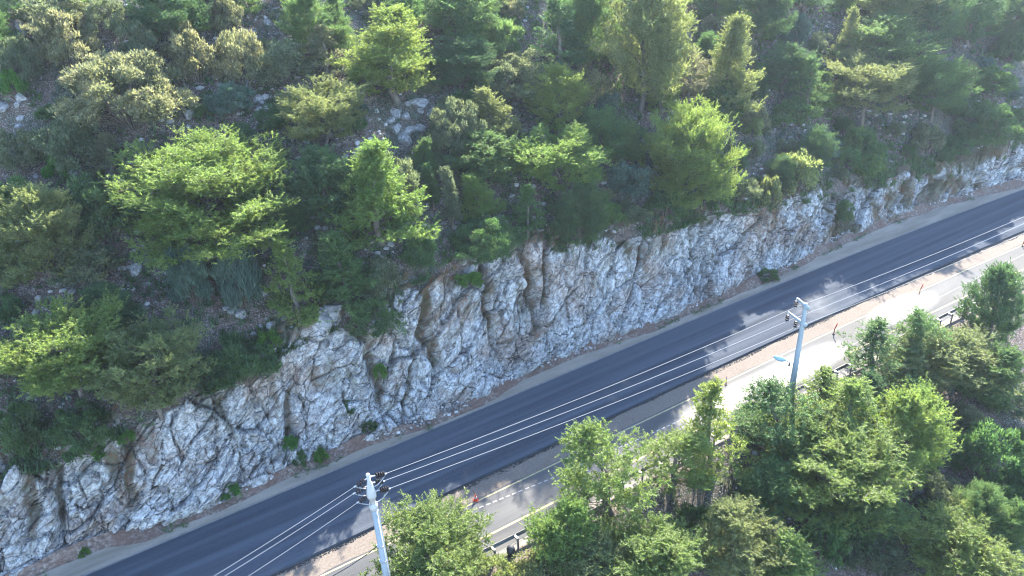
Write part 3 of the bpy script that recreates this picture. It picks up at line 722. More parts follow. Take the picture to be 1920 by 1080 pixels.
GROUP_HILL, GROUP_LOW = 'trees on the wooded hillside', 'trees below the old road'
used = set(); PLACED = []          # (x, y, width_px, short phrase, s, t, radius)
LEFT = {}
def take(kind, i):
    """first call uses the prototype itself, later ones a copy of it and its parts"""
    pr = PROTO[kind][i % len(PROTO[kind])]
    if id(pr[0]) not in used:
        used.add(id(pr[0])); return pr[0], pr[1], pr[2]
    return copy_tree(pr[0]), pr[1], pr[2]

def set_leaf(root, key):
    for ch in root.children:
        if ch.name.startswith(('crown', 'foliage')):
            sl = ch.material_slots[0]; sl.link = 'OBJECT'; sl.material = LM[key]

def stand(kind, var, s, t, z, wid, hgt, leaf, label, group, rz=None, tilt=0.0):
    r, h0, w0 = take(kind, var)
    k = wid / w0
    r.location = W(s, t, z).tolist(); r.scale = (k, k, hgt / h0)
    a = rnd.random() * 6.28 if rz is None else rz
    r.rotation_euler = (tilt * (rnd.random() - 0.5), tilt * (rnd.random() - 0.5), a)
    set_leaf(r, leaf)
    nm = NAME.get(kind, 'pine_tree')
    r.name = nm
    tag(r, label, CAT.get(kind, 'pine tree'), group)
    return r

def plant(kind, x, yt, yb, wpx, leaf, label, short=None, var=None, hk=1.0):
    _, s, t = march(x, yb - 0.2 * wpx)[0:3]
    P, s, t = march(x, yb - 0.2 * wpx)
    _, _, depth = pix(P); ppm = FPX / depth
    dep = abs(math.atan2(P[2] - CAM_H, math.hypot(P[0], P[1])))
    wid = wpx / ppm * 1.04
    hgt = (yb - yt - wpx * 0.62 * math.sin(dep)) / (ppm * math.cos(dep))
    hgt = min(max(hgt, wid * ASPECT[kind] * 0.72), wid * ASPECT[kind] * 1.7) * hk
    sh = {'cone': 0.06, 'column': 0.0, 'loose': 0.1}.get(kind, 0.2) * wpx * math.sin(dep)
    P, s, t = march(x, yt + sh, hgt * 0.985)
    depth = pix(P)[2]; wid = wpx / (FPX / depth) * (1.06 if kind in NAME else 1.14)
    z = float(ground(s, t))
    if kind == 'shrub' and wid > 4.6: kind = 'bigshrub'
    i = len(PLACED) if var is None else var
    r = stand(kind, i, s, t, z - 0.05, wid, hgt, leaf, label, GROUP_LOW if t < -11 else GROUP_HILL if kind not in NAME else 'shrubs on the wooded hillside', None, 0.12)
    PLACED.append((x, (yt + yb) / 2, wpx, short, s, t, wid / 2))
    return r
HAND = [
 # hillside, upper part of the photograph towards the near pole
 ('shrub', 105, 18, 128, 118, 'buff', 'pale rounded bush standing alone above the big spreading grey-green shrub', 'the pale rounded bush'),
 ('shrub', 212, 92, 252, 225, 'buff', 'largest grey-green shrub, spreading wide with pale leafy tops', 'the largest grey-green shrub'),
 ('shrub', 250, 42, 135, 78, 'grey', 'blue-grey shrub in shade uphill of the largest grey-green shrub', None),
 ('shrub', 345, 45, 158, 100, 'buff', 'grey-green shrub with buff tips between the small bright pine and the blue-green broom', None),
 ('shrub', 440, 56, 165, 95, 'buff', 'buff-topped shrub next uphill of the low blue-green broom', None),
 ('round', 292, -50, 92, 120, 'dark', 'dark green pine cut by the photo top edge beside a small bright pine', 'the dark pine at the top edge'),
 ('cone', 358, -5, 62, 50, 'bright', 'small bright yellow-green pine beside the dark pine at the top edge', 'the small bright top-edge pine'),
 ('shrub', 412, -8, 62, 66, 'buff', 'grey shrub with buff tips touching the photo top edge above stony ground', None),
 ('shrub', 190, -5, 70, 84, 'grey', 'grey-green shrub at the photo top edge above the blue-grey shaded shrub', None),
 ('shrub', 90, -22, 45, 110, 'grey', 'grey-green shrub at the top corner just uphill of the pale rounded bush', None),
 ('round', 562, -25, 108, 95, 'mid', 'mid green pine at the top edge beside the piled limestone boulders', 'the mid green top-edge pine'),
 ('loose', 604, 45, 165, 92, 'buff', 'pale bleached small tree with feathery branches below the mid green top-edge pine', 'the bleached feathery tree'),
 ('spiky', 420, 155, 222, 76, 'olive', 'low blue-green broom bush on bare red stony ground', 'the low blue-green broom'),
 ('shrub', 520, 75, 165, 105, 'grey', 'shaded grey shrub directly beside the bleached feathery tree', None),
 ('shrub', 18, 72, 180, 70, 'grey', 'grey shrub cut by the photo side edge below the pale rounded bush', None),
 ('bush', 14, 128, 182, 44, 'fresh', 'fresh green small bush at the photo side edge beneath a grey shrub', None),
 ('shrub', 108, 222, 325, 125, 'grey', 'blue-grey domed shrub below the largest grey-green shrub', 'the blue-grey domed shrub'),
 ('loose', 190, 248, 350, 85, 'buff', 'bleached twiggy shrub touching the flank of the big bright pine', None),
 ('bush', 96, 288, 345, 44, 'fresh', 'fresh green small bush in front of the blue-grey domed shrub', None),
 ('shrub', 20, 240, 330, 90, 'grey', 'grey shrub at the photo side edge beside the blue-grey domed shrub', None),
 ('wide', 345, 252, 490, 290, 'bright', 'biggest bright yellow-green pine with a broad domed crown', 'the biggest bright pine', None, 1.12),
 ('flat', 588, 148, 300, 160, 'pale', 'pale pine leaning with a ragged sunlit top above the tiered bright pine', 'the pale leaning pine'),
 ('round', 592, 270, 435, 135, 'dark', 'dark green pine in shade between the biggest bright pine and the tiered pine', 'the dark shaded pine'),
 ('cone', 690, 258, 470, 165, 'bright', 'tall tiered bright pine with separate sunlit branches', 'the tall tiered bright pine', 0, 1.1),
 ('round', 35, 345, 505, 160, 'pale', 'pale yellowish pine cut by the photo side edge', 'the pale side-edge pine', None, 1.35),
 ('shrub', 172, 330, 465, 105, 'deep', 'dark leafy shrub wedged between the pale side-edge pine and the biggest bright pine', 'the dark wedged shrub'),
 ('shrub', 150, 448, 545, 110, 'grey', 'grey shrub with buff tips beneath the pale side-edge pine', None),
 ('round', 178, 532, 650, 130, 'deep', 'dark green bushy pine behind the pine with bare forked limbs', None),
 ('flat', 95, 582, 765, 195, 'bright', 'sunlit pine showing bare forked limbs near the rock edge', 'the pine with bare limbs', None, 1.35),
 ('flat', 250, 608, 765, 185, 'pale', 'spreading green pine with dead twigs overhanging the cut', 'the spreading overhanging pine', None, 1.3),
 ('spiky', 340, 460, 585, 80, 'olive', 'blue-green upright bush, first of a pair below the biggest bright pine', 'the blue-green bush pair'),
 ('spiky', 432, 458, 592, 90, 'olive', 'blue-green upright bush, second of the pair and nearer the bright-topped young pine', None),
 ('cone', 535, 455, 615, 118, 'bright', 'bright-topped young pine standing above the rock face', 'the bright-topped young pine', None, 1.25),
 ('cone', 628, 438, 600, 118, 'mid', 'green pine behind and beside the bright-topped young pine', 'the green pine above the ledge'),
 ('spiky', 440, 630, 742, 115, 'deep', 'dark feathery bush hanging over the cut below the stony clearing', 'the dark feathery bush'),
 ('bush', 500, 618, 668, 48, 'fresh', 'fresh green low bush at the brink of the cut', None),
 ('shrub', 695, 555, 645, 105, 'deep', 'dark green bush spilling down the cut onto the rock', 'the dark spilling bush'),
 ('shrub', 700, 480, 565, 85, 'grey', 'grey-green shrub at the brink above the dark spilling bush', None),
 ('shrub', 135, 755, 872, 110, 'deep', 'dark green shrub drooping over the low rock brink', 'the drooping dark shrub'),
 ('shrub', 15, 755, 875, 85, 'deep', 'dark shrub at the photo side edge on the rock brink', None),
 ('bush', 185, 842, 870, 28, 'fresh', 'tiny vivid green bush on the rock below the drooping dark shrub', None),
 ('bush', 230, 805, 838, 32, 'fresh', 'small green bush on the rock brink beside the drooping dark shrub', None),
 ('bush', 430, 912, 947, 36, 'fresh', 'vivid green bush at the foot of the rock beside the gravel', None),
 ('bush', 543, 820, 852, 26, 'fresh', 'small green bush in a rock crevice, upper of two', None),
 ('bush', 560, 845, 885, 28, 'deep', 'small dark bush in a rock crevice, lower of two', None),
 ('bush', 598, 838, 872, 28, 'fresh', 'small green bush near the rock foot beside the crevice pair', None),
 ('bush', 155, 1028, 1048, 20, 'fresh', 'tiny green bush at the rock foot by the photo bottom corner', None),
 ('bush', 710, 683, 732, 24, 'fresh', 'narrow green bush growing in the brown gully of the rock', None),
 ('bush', 652, 752, 778, 28, 'deep', 'small dark bush on the rock below the brown gully', None),
 ('bush', 692, 788, 812, 30, 'deep', 'small dark bush low on the rock near the road gravel', None),
 ('bush', 880, 508, 535, 50, 'fresh', 'low grassy green bush on a ledge of the white rock', None),
 # hillside, middle
 ('round', 728, 8, 195, 172, 'bright', 'big bright pine with a glowing crest near the photo top edge', 'the glowing crested pine'),
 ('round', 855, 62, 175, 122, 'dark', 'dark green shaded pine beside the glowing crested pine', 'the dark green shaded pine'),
 ('round', 855, -55, 90, 150, 'mid', 'olive green pine at the top edge uphill of the dark green shaded pine', 'the olive top-edge pine'),
 ('shrub', 955, 92, 195, 145, 'grey', 'broad grey-green shrub below the grey-green pine with bleached twigs', None),
 ('loose', 1040, -5, 165, 125, 'dark', 'grey-green pine with bleached twigs near the photo top edge', 'the grey-green twiggy pine'),
 ('round', 1105, -45, 130, 95, 'mid', 'green pine between the twiggy pine and the tall pale pine', None),
 ('round', 1208, -70, 195, 170, 'pale', 'tall pale pine with layered crown cut by the top edge', 'the tall pale layered pine'),
 ('round', 1045, 118, 255, 112, 'bright', 'bright rounded young pine in mid-slope beside a brownish shrub', 'the bright rounded young pine'),
 ('shrub', 1097, 122, 205, 75, 'buff', 'brownish pale shrub touching the bright rounded young pine', None),
 ('shrub', 850, 175, 300, 120, 'grey', 'grey-green shrub with leafy tips beside the limestone outcrop', 'the shrub by the outcrop'),
 ('cone', 925, 162, 285, 92, 'pale', 'pale young pine with three clear tiers of branches', 'the pale three-tiered young pine'),
 ('round', 905, 240, 360, 122, 'mid', 'leafy mid green pine below the pale three-tiered young pine', 'the leafy mid green pine'),
 ('flat', 1040, 228, 385, 165, 'bright', 'flat-topped pine with white bare limbs across its crown', 'the flat-topped white-limbed pine'),
 ('round', 1130, 195, 310, 92, 'mid', 'shaded green pine beside the flat-topped white-limbed pine', None),
 ('wide', 1300, 192, 400, 158, 'bright', 'big bright pine with sunlit flank above the white rock', 'the sunlit-flanked pine'),
 ('cone', 1245, 122, 220, 62, 'bright', 'narrow bright pine uphill of the sunlit-flanked pine', None),
 ('cone', 900, 322, 430, 76, 'bright', 'small brilliant yellow-green pine just above the cut', 'the brilliant little pine'),
 ('cone', 985, 345, 465, 76, 'mid', 'small green pine at the brink beside the brilliant little pine', 'the small brink pine'),
 ('round', 1082, 335, 478, 98, 'deep', 'dark rounded tree leaning over the brink of the white rock', 'the dark brink tree'),
 ('column', 838, 318, 435, 34, 'grey', 'slim brownish young cypress beside the brilliant little pine', 'the slim cypress pair'),
 ('column', 804, 310, 400, 30, 'deep', 'slim dark young cypress, greener of the two above the cut', None),
 ('shrub', 900, 395, 480, 140, 'deep', 'dark shrub mass under the brilliant little pine at the brink', None),
 ('shrub', 780, 425, 520, 62, 'deep', 'narrow dark shrub on the brink downhill of the slim cypress pair', None),
 ('shrub', 745, 300, 400, 90, 'grey', 'shaded grey shrub between the tall tiered bright pine and the slim cypress pair', None),
 # hillside, far part
 ('cone', 1372, 28, 215, 112, 'pale', 'tall pale silvery pine with a pointed top', 'the silvery pointed pine'),
 ('loose', 1300, 92, 205, 90, 'buff', 'pale ragged small tree leaning beside the silvery pointed pine', None),
 ('shrub', 1358, 150, 235, 70, 'deep', 'dark blue-green shrub under the silvery pointed pine', None),
 ('round', 1478, 80, 182, 102, 'dark', 'teal green pine in the shade beyond the silvery pointed pine', 'the teal shaded pine'),
 ('spiky', 1500, 22, 88, 48, 'olive', 'small blue-grey conical bush on bare ground near the top edge', 'the blue-grey conical bush'),
 ('cone', 1530, 108, 235, 80, 'mid', 'young green pine with sunlit side below the blue-grey conical bush', 'the sunlit-sided young pine'),
 ('round', 1690, -90, 60, 150, 'pale', 'tall pine with glowing tips cut by the top edge', 'the glowing top-edge pine'),
 ('round', 1660, 22, 125, 165, 'mid', 'broad green pine directly below the glowing top-edge pine', 'the broad green upper pine'),
 ('cone', 1592, 15, 140, 62, 'pale', 'thin pale pine beside the broad green upper pine', None),
 ('flat', 1640, 100, 252, 138, 'pale', 'umbrella-shaped pine with a bare leaning trunk', 'the umbrella pine'),
 ('flat', 1772, 104, 235, 122, 'mid', 'flat-crowned pine with pale limbs beside the umbrella pine', 'the second flat-crowned pine'),
 ('bush', 1480, 188, 245, 66, 'mid', 'low green bush downhill of the teal shaded pine', None),
 ('round', 1345, -60, 50, 90, 'dark', 'dark bluish pine at the top edge above the silvery pointed pine', None),
 ('round', 1425, -50, 80, 110, 'dark', 'dark bluish pine at the top edge beside bare rocky ground', None),
 ('cone', 1520, -70, 30, 90, 'dark', 'dark pine at the top edge over the blue-grey conical bush', None),
 ('round', 1765, -60, 95, 125, 'dark', 'hazy dark pine at the top edge beside the broad green upper pine', 'the hazy dark pine'),
 ('round', 1850, -50, 85, 105, 'dark', 'hazy dark pine at the top corner uphill of pale stony ground', None),
 ('round', 1915, -20, 75, 90, 'dark', 'hazy dark pine in the very corner of the photo', None),
 ('shrub', 1862, 190, 282, 115, 'deep', 'wide dark green shrub above the far white rock', 'the wide dark far shrub'),
 ('bush', 1640, 242, 312, 55, 'deep', 'dark bush downhill of the umbrella pine trunk, lower of two', None),
 ('bush', 1606, 232, 290, 50, 'mid', 'green bush at the foot of the umbrella pine trunk', None),
 ('shrub', 1502, 280, 368, 84, 'pale', 'bright yellowish bush near the brink with a rounded top', 'the bright yellowish brink bush'),
 ('bush', 1447, 328, 388, 46, 'pale', 'small yellowish bush right at the brink beside a white rock', None),
 ('bush', 1412, 220, 262, 42, 'pale', 'small sunlit bush beside the sunlit-flanked pine', None),
 ('bush', 1415, 262, 300, 44, 'grey', 'small grey bush downhill of the sunlit bush by the big pine', None),
 ('shrub', 1586, 375, 460, 34, 'deep', 'dark bush filling the gully at the end of the white rock', None),
 ('bush', 1440, 500, 532, 42, 'deep', 'dark bush at the rock foot opposite the lamp pole', None),
 ('shrub', 1860, 118, 180, 85, 'deep', 'dark shaded shrub uphill of the wide dark far shrub', None),
 ('bush', 1745, 230, 290, 60, 'grey', 'grey bush below the second flat-crowned pine', None),
 ('bush', 1790, 255, 300, 55, 'deep', 'dark bush at the far brink beside the wide dark shrub', None),
 ('shrub', 1180, 300, 380, 80, 'olive', 'blue-green shrub on stony ground between the white-limbed pine and the sunlit-flanked pine', None),
 ('shrub', 1250, 350, 415, 90, 'deep', 'dark shrub at the brink under the sunlit-flanked pine', None),
 ('shrub', 1180, 375, 430, 70, 'grey', 'grey shrub at the brink beside the dark brink tree', None),
 ('shrub', 1340, 345, 400, 70, 'deep', 'dark low shrub at the brink beside a white boulder', None),
]
LOW = [
 ('round', 790, 955, 1150, 205, 'bright', 'bright bushy pine beside the near power pole', 'the bushy pine by the pole'),
 ('loose', 1152, 798, 1010, 165, 'bright', 'tall bright feathery pine rising in front of the old road', 'the tall feathery pine'),
 ('round', 1062, 925, 1090, 125, 'bright', 'bright bushy pine just behind the guardrail gap', None),
 ('round', 1215, 965, 1140, 185, 'bright', 'green pine at the photo bottom edge below the tall feathery pine', None),
 ('loose', 1352, 716, 930, 125, 'bright', 'pointed pine reaching up over the old road edge', 'the pointed roadside pine'),
 ('loose', 1262, 800, 960, 130, 'bright', 'green pine between the tall feathery pine and the pointed roadside pine', None),
 ('wide', 1575, 765, 1005, 270, 'bright', 'largest pine below the road with a broad sunlit crown', 'the largest lower pine'),
 ('loose', 1475, 722, 860, 150, 'mid', 'dull twiggy pine at the foot of the lamp pole', None),
 ('loose', 1590, 705, 830, 160, 'bright', 'green pine uphill of the largest lower pine along the guardrail', None),
 ('round', 1725, 715, 925, 150, 'bright', 'green pine beside the largest lower pine above the stony gap', 'the pine above the stony gap'),
 ('loose', 1655, 598, 735, 118, 'mid', 'thin young pine with its bare trunk visible at the guardrail', 'the thin guardrail pine'),
 ('loose', 1745, 572, 720, 95, 'mid', 'airy green pine beyond the thin guardrail pine', None),
 ('round', 1815, 610, 770, 165, 'pale', 'wide green pine behind the guardrail, near the dark edge pine', None),
 ('round', 1898, 492, 720, 100, 'dark', 'dark tall pine cut by the photo side edge beside the old road', 'the dark edge pine'),
 ('round', 1375, 930, 1110, 150, 'pale', 'shaded green pine below the pointed roadside pine', None),
 ('cone', 1500, 1005, 1150, 120, 'bright', 'bright pine tip at the photo bottom edge below the largest lower pine', None),
 ('round', 1822, 970, 1150, 190, 'bright', 'bright broad pine near the photo bottom corner', 'the bright corner pine'),
 ('round', 1450, 860, 1000, 120, 'mid', 'green pine in the gap between the pointed roadside pine and the largest lower pine', None),
 ('loose', 1545, 690, 800, 100, 'bright', 'light feathery young pine hiding the guardrail beside the lamp pole', None),
 ('loose', 1708, 640, 760, 100, 'pale', 'light feathery young pine at the guardrail between the thin pine and the wide one', None),
 ('round', 1100, 1000, 1130, 130, 'pale', 'pale green pine at the photo bottom edge by the guardrail gap', None),
 ('round', 1640, 900, 1040, 120, 'mid', 'shaded pine tucked under the far flank of the largest lower pine', None),
 ('round', 1880, 640, 790, 120, 'mid', 'green pine downhill of the dark edge pine', None),
 ('shrub', 1868, 790, 920, 115, 'deep', 'dark shrub on the slope below the bare brown patch', None),
 ('shrub', 1772, 890, 975, 90, 'grey', 'grey twiggy shrub beside the white stones', None),
 ('shrub', 1875, 905, 985, 110, 'mid', 'olive shrub uphill of the bright corner pine', None),
 ('round', 1915, 930, 1060, 80, 'mid', 'green pine cut by the photo side edge uphill of the bright corner pine', None),
 ('shrub', 1430, 1010, 1080, 80, 'deep', 'dark shrub between the shaded pine and the bottom-edge pine tip', None),
 ('shrub', 1010, 1035, 1105, 100, 'pale', 'pale dry shrub on the verge below the guardrail', None),
 ('shrub', 925, 1045, 1110, 80, 'pale', 'dry yellowish shrub below the guardrail end', None),
 ('shrub', 1300, 940, 1010, 80, 'deep', 'dark shrub in the shade under the green lower pines', None),
 ('shrub', 1660, 1010, 1080, 90, 'grey', 'grey-green shrub on stony ground at the photo bottom edge', None),
 ('shrub', 1890, 720, 790, 80, 'grey', 'grey shrub beside the bare brown patch at the photo side edge', None),
 ('shrub', 1420, 755, 810, 70, 'deep', 'dark low shrub at the guardrail beside the pointed roadside pine', None),
 ('bush', 880, 1030, 1075, 60, 'pale', 'small pale bush by the guardrail beside the bushy pole-side pine', None),
]
for row in HAND + LOW: plant(*row)

# smaller shrubs between them, each told apart by what it grows beside
NAMED = [p for p in PLACED if p[3]]
LOOK = {'dark': 'dark green', 'deep': 'dark green', 'grey': 'grey-green', 'olive': 'blue-green', 'buff': 'pale buff', 'mid': 'plain green', 'fresh': 'fresh green'}
seen_labels = set()
def where(x, y):
    out = []
    for q in sorted(NAMED, key=lambda q: (q[0] - x) ** 2 + 1.6 * (q[1] - y) ** 2)[:5]:
        dx, dy = x - q[0], y - q[1]
        if abs(dy) > abs(dx) * 0.8: rel = 'uphill of' if dy < 0 else 'downhill of'
        else: rel = 'on the up-road side of' if dx > 0 else 'on the down-road side of'
        out.append(rel + ' ' + q[3])
    return out
def unique_label(heads, x, y):
    for wh in where(x, y):
        for hd in heads:
            lb = hd + ' ' + wh
            if lb not in seen_labels and len(lb.split()) <= 16:
                seen_labels.add(lb); return lb
    return None
tries = 0; count = 0
while tries < 9000 and count < 210:
    tries += 1
    s = -26 + 128 * rnd.random(); low = rnd.random() < 0.22
    t = (-14.5 - 20 * rnd.random()) if low else float(ttop(s)) + 0.6 + 46 * rnd.random() ** 1.1
    wid = (1.0 + 2.9 * rnd.random() ** 1.2)
    P = W(s, t, float(ground(s, t)) + 0.5)
    x, y, dpt = pix(P)
    if not (-10 < x < 1930 and -15 < y < 1075): continue
    if any((s - q[4]) ** 2 + (t - q[5]) ** 2 < (0.54 * (q[6] + wid / 2)) ** 2 for q in PLACED): continue
    if (x - 290) ** 2 / 130 ** 2 + (y - 600) ** 2 / 90 ** 2 < 1 and rnd.random() < 0.75: continue      # the stony clearings stay open
    if (x - 1450) ** 2 / 130 ** 2 + (y - 260) ** 2 / 60 ** 2 < 1 and rnd.random() < 0.6: continue
    if (x - 760) ** 2 / 60 ** 2 + (y - 225) ** 2 / 45 ** 2 < 1: continue
    if (x - 1690) ** 2 / 60 ** 2 + (y - 950) ** 2 / 70 ** 2 < 1 or (x > 1820 and 700 < y < 790): continue
    leaf = rnd.choice(['deep', 'grey', 'grey', 'grey', 'olive', 'mid', 'buff', 'deep'] if not low else ['mid', 'deep', 'grey'])
    kind = rnd.choice(['shrub', 'shrub', 'bush', 'spiky', 'bush']) if wid < 2.3 else rnd.choice(['shrub', 'cone', 'round', 'spiky'])
    if kind in ('cone', 'round') and leaf not in ('mid',): leaf = 'dark' if leaf == 'deep' else 'mid'
    size = 'tiny' if wid < 1.25 else 'small' if wid < 1.9 else 'medium-sized' if wid < 2.6 else 'larger'
    lb = unique_label([f'{size} {LOOK[leaf]} {w_}' for w_ in (('young pine', 'bushy young pine', 'low young pine') if kind in ('cone', 'round') else ('bush', 'low bush', 'rounded bush') if kind != 'spiky' else ('upright bush', 'spiky bush', 'broom bush'))], x, y)
    if lb is None: continue
    stand(kind, rnd.randrange(9), s, t, float(ground(s, t)) - 0.05, wid, wid * ((0.6 + 0.35 * rnd.random()) if kind not in ('cone', 'round') else 1.0 + 0.4 * rnd.random()), leaf, lb, 'small shrubs below the old road' if low else 'small shrubs on the hillside', None, 0.2)
    PLACED.append((x, y, wid * FPX / dpt, None, s, t, wid / 2)); count += 1
print('plants', len(PLACED))

# ------------------------------------------------------------------ boulders and outcrops
def boulder_mesh(seed):
    V, F = ICO3; r = np.random.default_rng(seed)
    o = r.random(3) * 50
    d = 0.28 * fbm(V[:, 0] * 1.3 + o[0], V[:, 1] * 1.3 + o[1], V[:, 2] * 1.3 + o[2], 3, seed) + 0.1 * fbm(V[:, 0] * 4 + o[0], V[:, 1] * 4, V[:, 2] * 4, 3, seed + 9)
    V2 = V * (1 + d)[:, None]
    for k in range(9):                                   # plane cuts give split faces
        n = r.normal(size=3); n /= np.linalg.norm(n); c = 0.55 + 0.3 * r.random()
        q = V2 @ n; V2 = V2 - np.clip(q - c, 0, None)[:, None] * n * 0.9
    return np_mesh('boulder', V2, F, STONE, False)
BM = [boulder_mesh(k) for k in range(300, 310)]
CL = [  # x, y, spread px, count, size m, what the cluster is by
 (505, 20, 30, 6, 0.65, 'in the boulder pile at the top edge beside the mid green pine'), (40, 50, 40, 5, 0.6, 'on the stony top corner above the pale rounded bush'),
 (745, 215, 22, 4, 0.7, 'in the limestone outcrop below the glowing crested pine'), (785, 200, 30, 6, 0.75, 'in the limestone ridge downhill of the dark green shaded pine'),
 (770, 255, 26, 5, 0.9, 'in the tall grey outcrop beside the shrub with leafy tips'), (40, 215, 45, 5, 0.6, 'on red ground uphill of the blue-grey domed shrub'),
 (330, 225, 60, 6, 0.45, 'on the bare red patch uphill of the biggest bright pine'), (475, 180, 30, 4, 0.5, 'beside the low blue-green broom'),
 (268, 515, 35, 5, 0.55, 'in the stony clearing below the biggest bright pine'), (450, 590, 50, 6, 0.5, 'beneath the blue-green bush pair'),
 (500, 615, 25, 3, 0.65, 'at the brink near the bright-topped young pine'), (548, 385, 20, 4, 0.7, 'between the biggest bright pine and the dark shaded pine'),
 (615, 590, 22, 3, 1.0, 'capping the rock edge below the green pine'), (1215, 190, 30, 5, 0.55, 'below the trunk of the tall pale layered pine'),
 (1155, 325, 30, 4, 0.7, 'on stony ground beside the flat-topped white-limbed pine'), (1120, 405, 20, 4, 0.5, 'in the rubble beside the dark brink tree'),
 (1382, 365, 22, 5, 0.6, 'in the white outcrop on the brink below the sunlit-flanked pine'), (1500, 165, 25, 3, 0.5, 'below the blue-grey conical bush'),
 (1840, 110, 50, 6, 0.4, 'on the pale stony ground under the hazy dark pines'), (1700, 925, 35, 7, 0.4, 'among the white stones below the pine above the stony gap'),
 (1590, 1035, 15, 3, 0.6, 'in the stony patch at the bottom edge below the largest lower pine'), (1060, 20, 25, 2, 0.5, 'at the top edge by the twiggy pine'), (1470, 250, 40, 4, 0.45, 'on the open slope downhill of the teal shaded pine'),
]
for (x, y, sp, n, sz, wh) in CL:
    grp = []
    for i in range(n):
        P, s, t = march(x + rnd.gauss(0, 0.55) * sp, y + rnd.gauss(0, 0.4) * sp)
        q = sz * (0.3 + 0.7 * rnd.random())
        o = link('boulder', BM[rnd.randrange(10)])
        o.location = (P[0], P[1], float(ground(s, t)) - q * 0.05); o.scale = (q, q * (0.6 + 0.5 * rnd.random()), q * (0.55 + 0.4 * rnd.random()))
        o.rotation_euler = (rnd.gauss(0, 0.3), rnd.gauss(0, 0.3), rnd.random() * 6.28)
        grp.append((o, q, pix(o.location)))
    rest = list(grp)
    for word, key in (('largest', lambda g: -g[1]), ('smallest', lambda g: g[1]), ('uppermost', lambda g: g[2][1]), ('lowest-lying', lambda g: -g[2][1]), ('most up-road', lambda g: -g[2][0]), ('most down-road', lambda g: g[2][0])):
        if not rest: break
        g = min(grp, key=key)
        if g not in rest: continue
        rest.remove(g); tag(g[0], f'{word} boulder {wh}', 'boulder', 'boulders ' + wh)
    for g in rest: tag(g[0], f'middling boulder {wh}', 'boulder', 'boulders ' + wh)
# ------------------------------------------------------------------ power poles
def vert_z(P, ypx):
    """height above P at which a plumb line is seen at image row ypx"""
    lo, hi = -5.0, 40.0
    for _ in range(50):
        md = (lo + hi) / 2
        if pix((P[0], P[1], md))[1] > ypx: lo = md
        else: hi = md
    return lo
def lathe(mb, x, y, prof, n=16):
    P = []; F = []
    for z, r in prof:
        for k in range(n): P.append((x + r * math.cos(6.28319 * k / n), y + r * math.sin(6.28319 * k / n), z))
    for i in range(len(prof) - 1):
        for k in range(n): F.append((i * n + k, i * n + (k + 1) % n, (i + 1) * n + (k + 1) % n, (i + 1) * n + k))
    F.append(tuple((len(prof) - 1) * n + k for k in range(n)))
    mb.add(P, F)
def on_plane(x, y, t):
    """point of pixel (x, y) on the upright plane that runs along the road at lateral offset t"""
    d = ray(x, y); best = None
    k = np.linspace(15, 160, 20000); P = d[None] * k[:, None] + np.array([0, 0, CAM_H]); s_, t_ = ST(P)
    i = int(np.argmin(np.abs(t_ - t))); return P[i]
DX, NX, UZ = Vector(DIR.tolist()), Vector(NRM.tolist()), Vector((0, 0, 1))

def string(parent, a, bq, nd=4, rd=0.135, white=False):
    """insulator string from a to bq: rod, discs, end clamp; discs are its sub-parts"""
    a, bq = Vector(a), Vector(bq); d = (bq - a).normalized(); L = (bq - a).length
    mb = MB(); mb.tube([a, bq], 0.03, 6); mb.box(bq, (0.12, 0.07, 0.07), (d, d.orthogonal().normalized(), d.cross(d.orthogonal()).normalized()))
    ins = mb.build('insulator_string', PALE, parent)
    first = None
    for i in range(nd):
        c = a + d * (L * (0.32 + 0.5 * i / max(1, nd - 1)))
        if first is None:
            m2 = MB(); m2.tube([-d * 0.045, -d * 0.01, d * 0.035, d * 0.05], [0.05, rd, rd * 0.95, 0.05], 12)
            first = m2.build('insulator_disc', DISC, ins); first.location = c
        else:
            o = first.copy(); COL.objects.link(o); o.parent = ins; o.location = c
    return ins

# near strain pole
B = W(*ST(gnd(737, 1148)), -0.3)
near = empty('power_pole', (B[0], B[1], -0.3))
tag(near, 'near tapered steel power pole with strain insulators on both sides of its head', 'power pole', 'power poles along the old road')
zt = vert_z(B, 892); za = vert_z(B, 905); z1 = vert_z(B, 927); z2 = vert_z(B, 932); z3 = vert_z(B, 946); z4 = vert_z(B, 954)
z0 = -0.3
L = lambda z: z - z0
mb = MB(); lathe(mb, 0, 0, [(-0.4, 0.252), (L(0.5), 0.196), (L(z4), 0.133)]); mb.build('shaft', STEEL, near, True)
mb = MB(); lathe(mb, 0, 0, [(L(z4) - 0.02, 0.154), (L(z4) + 0.02, 0.196), (L(z3) - 0.05, 0.217), (L(z3) + 0.04, 0.210), (L(z3) + 0.1, 0.154)]); mb.build('collar', PALE, near, True)
mb = MB(); lathe(mb, 0, 0, [(L(z3) + 0.05, 0.140), (L(z2), 0.147), (L(z2) + 0.03, 0.217), (L(z1) + 0.02, 0.231), (L(za), 0.119), (L(za) + 0.08, 0.091), (L(zt), 0.077)]); mb.build('head', PALE, near, True)
mb = MB(); lathe(mb, 0, 0, [(L(zt) - 0.02, 0.084), (L(zt) + 0.06, 0.105), (L(zt) + 0.12, 0.063)]); mb.build('cap', PALE, near, True)
mb = MB(); off = Vector((0.2, -0.07, 0)); mb.tube([off + Vector((0, 0, z)) for z in (0, L(z4) * 0.5, L(z4))], 0.035, 6); mb.build('sunlit_edge_tube', PALE, near)  # pale tube added along the shaft to stand for its sunlit edge
for zc in (L(vert_z(B, 1022)), L(vert_z(B, 1050))):
    mb = MB(); lathe(mb, 0, 0, [(zc - 0.04, 0.168), (zc - 0.035, 0.203), (zc + 0.035, 0.203), (zc + 0.04, 0.168)]); mb.build('band_clamp', GALV, near)
tB = float(ST(B)[1])
sN = float(ST(B)[0])
PR = [(723, 888, 697, 893), (719, 902, 699, 905), (730, 916, 706, 920)]
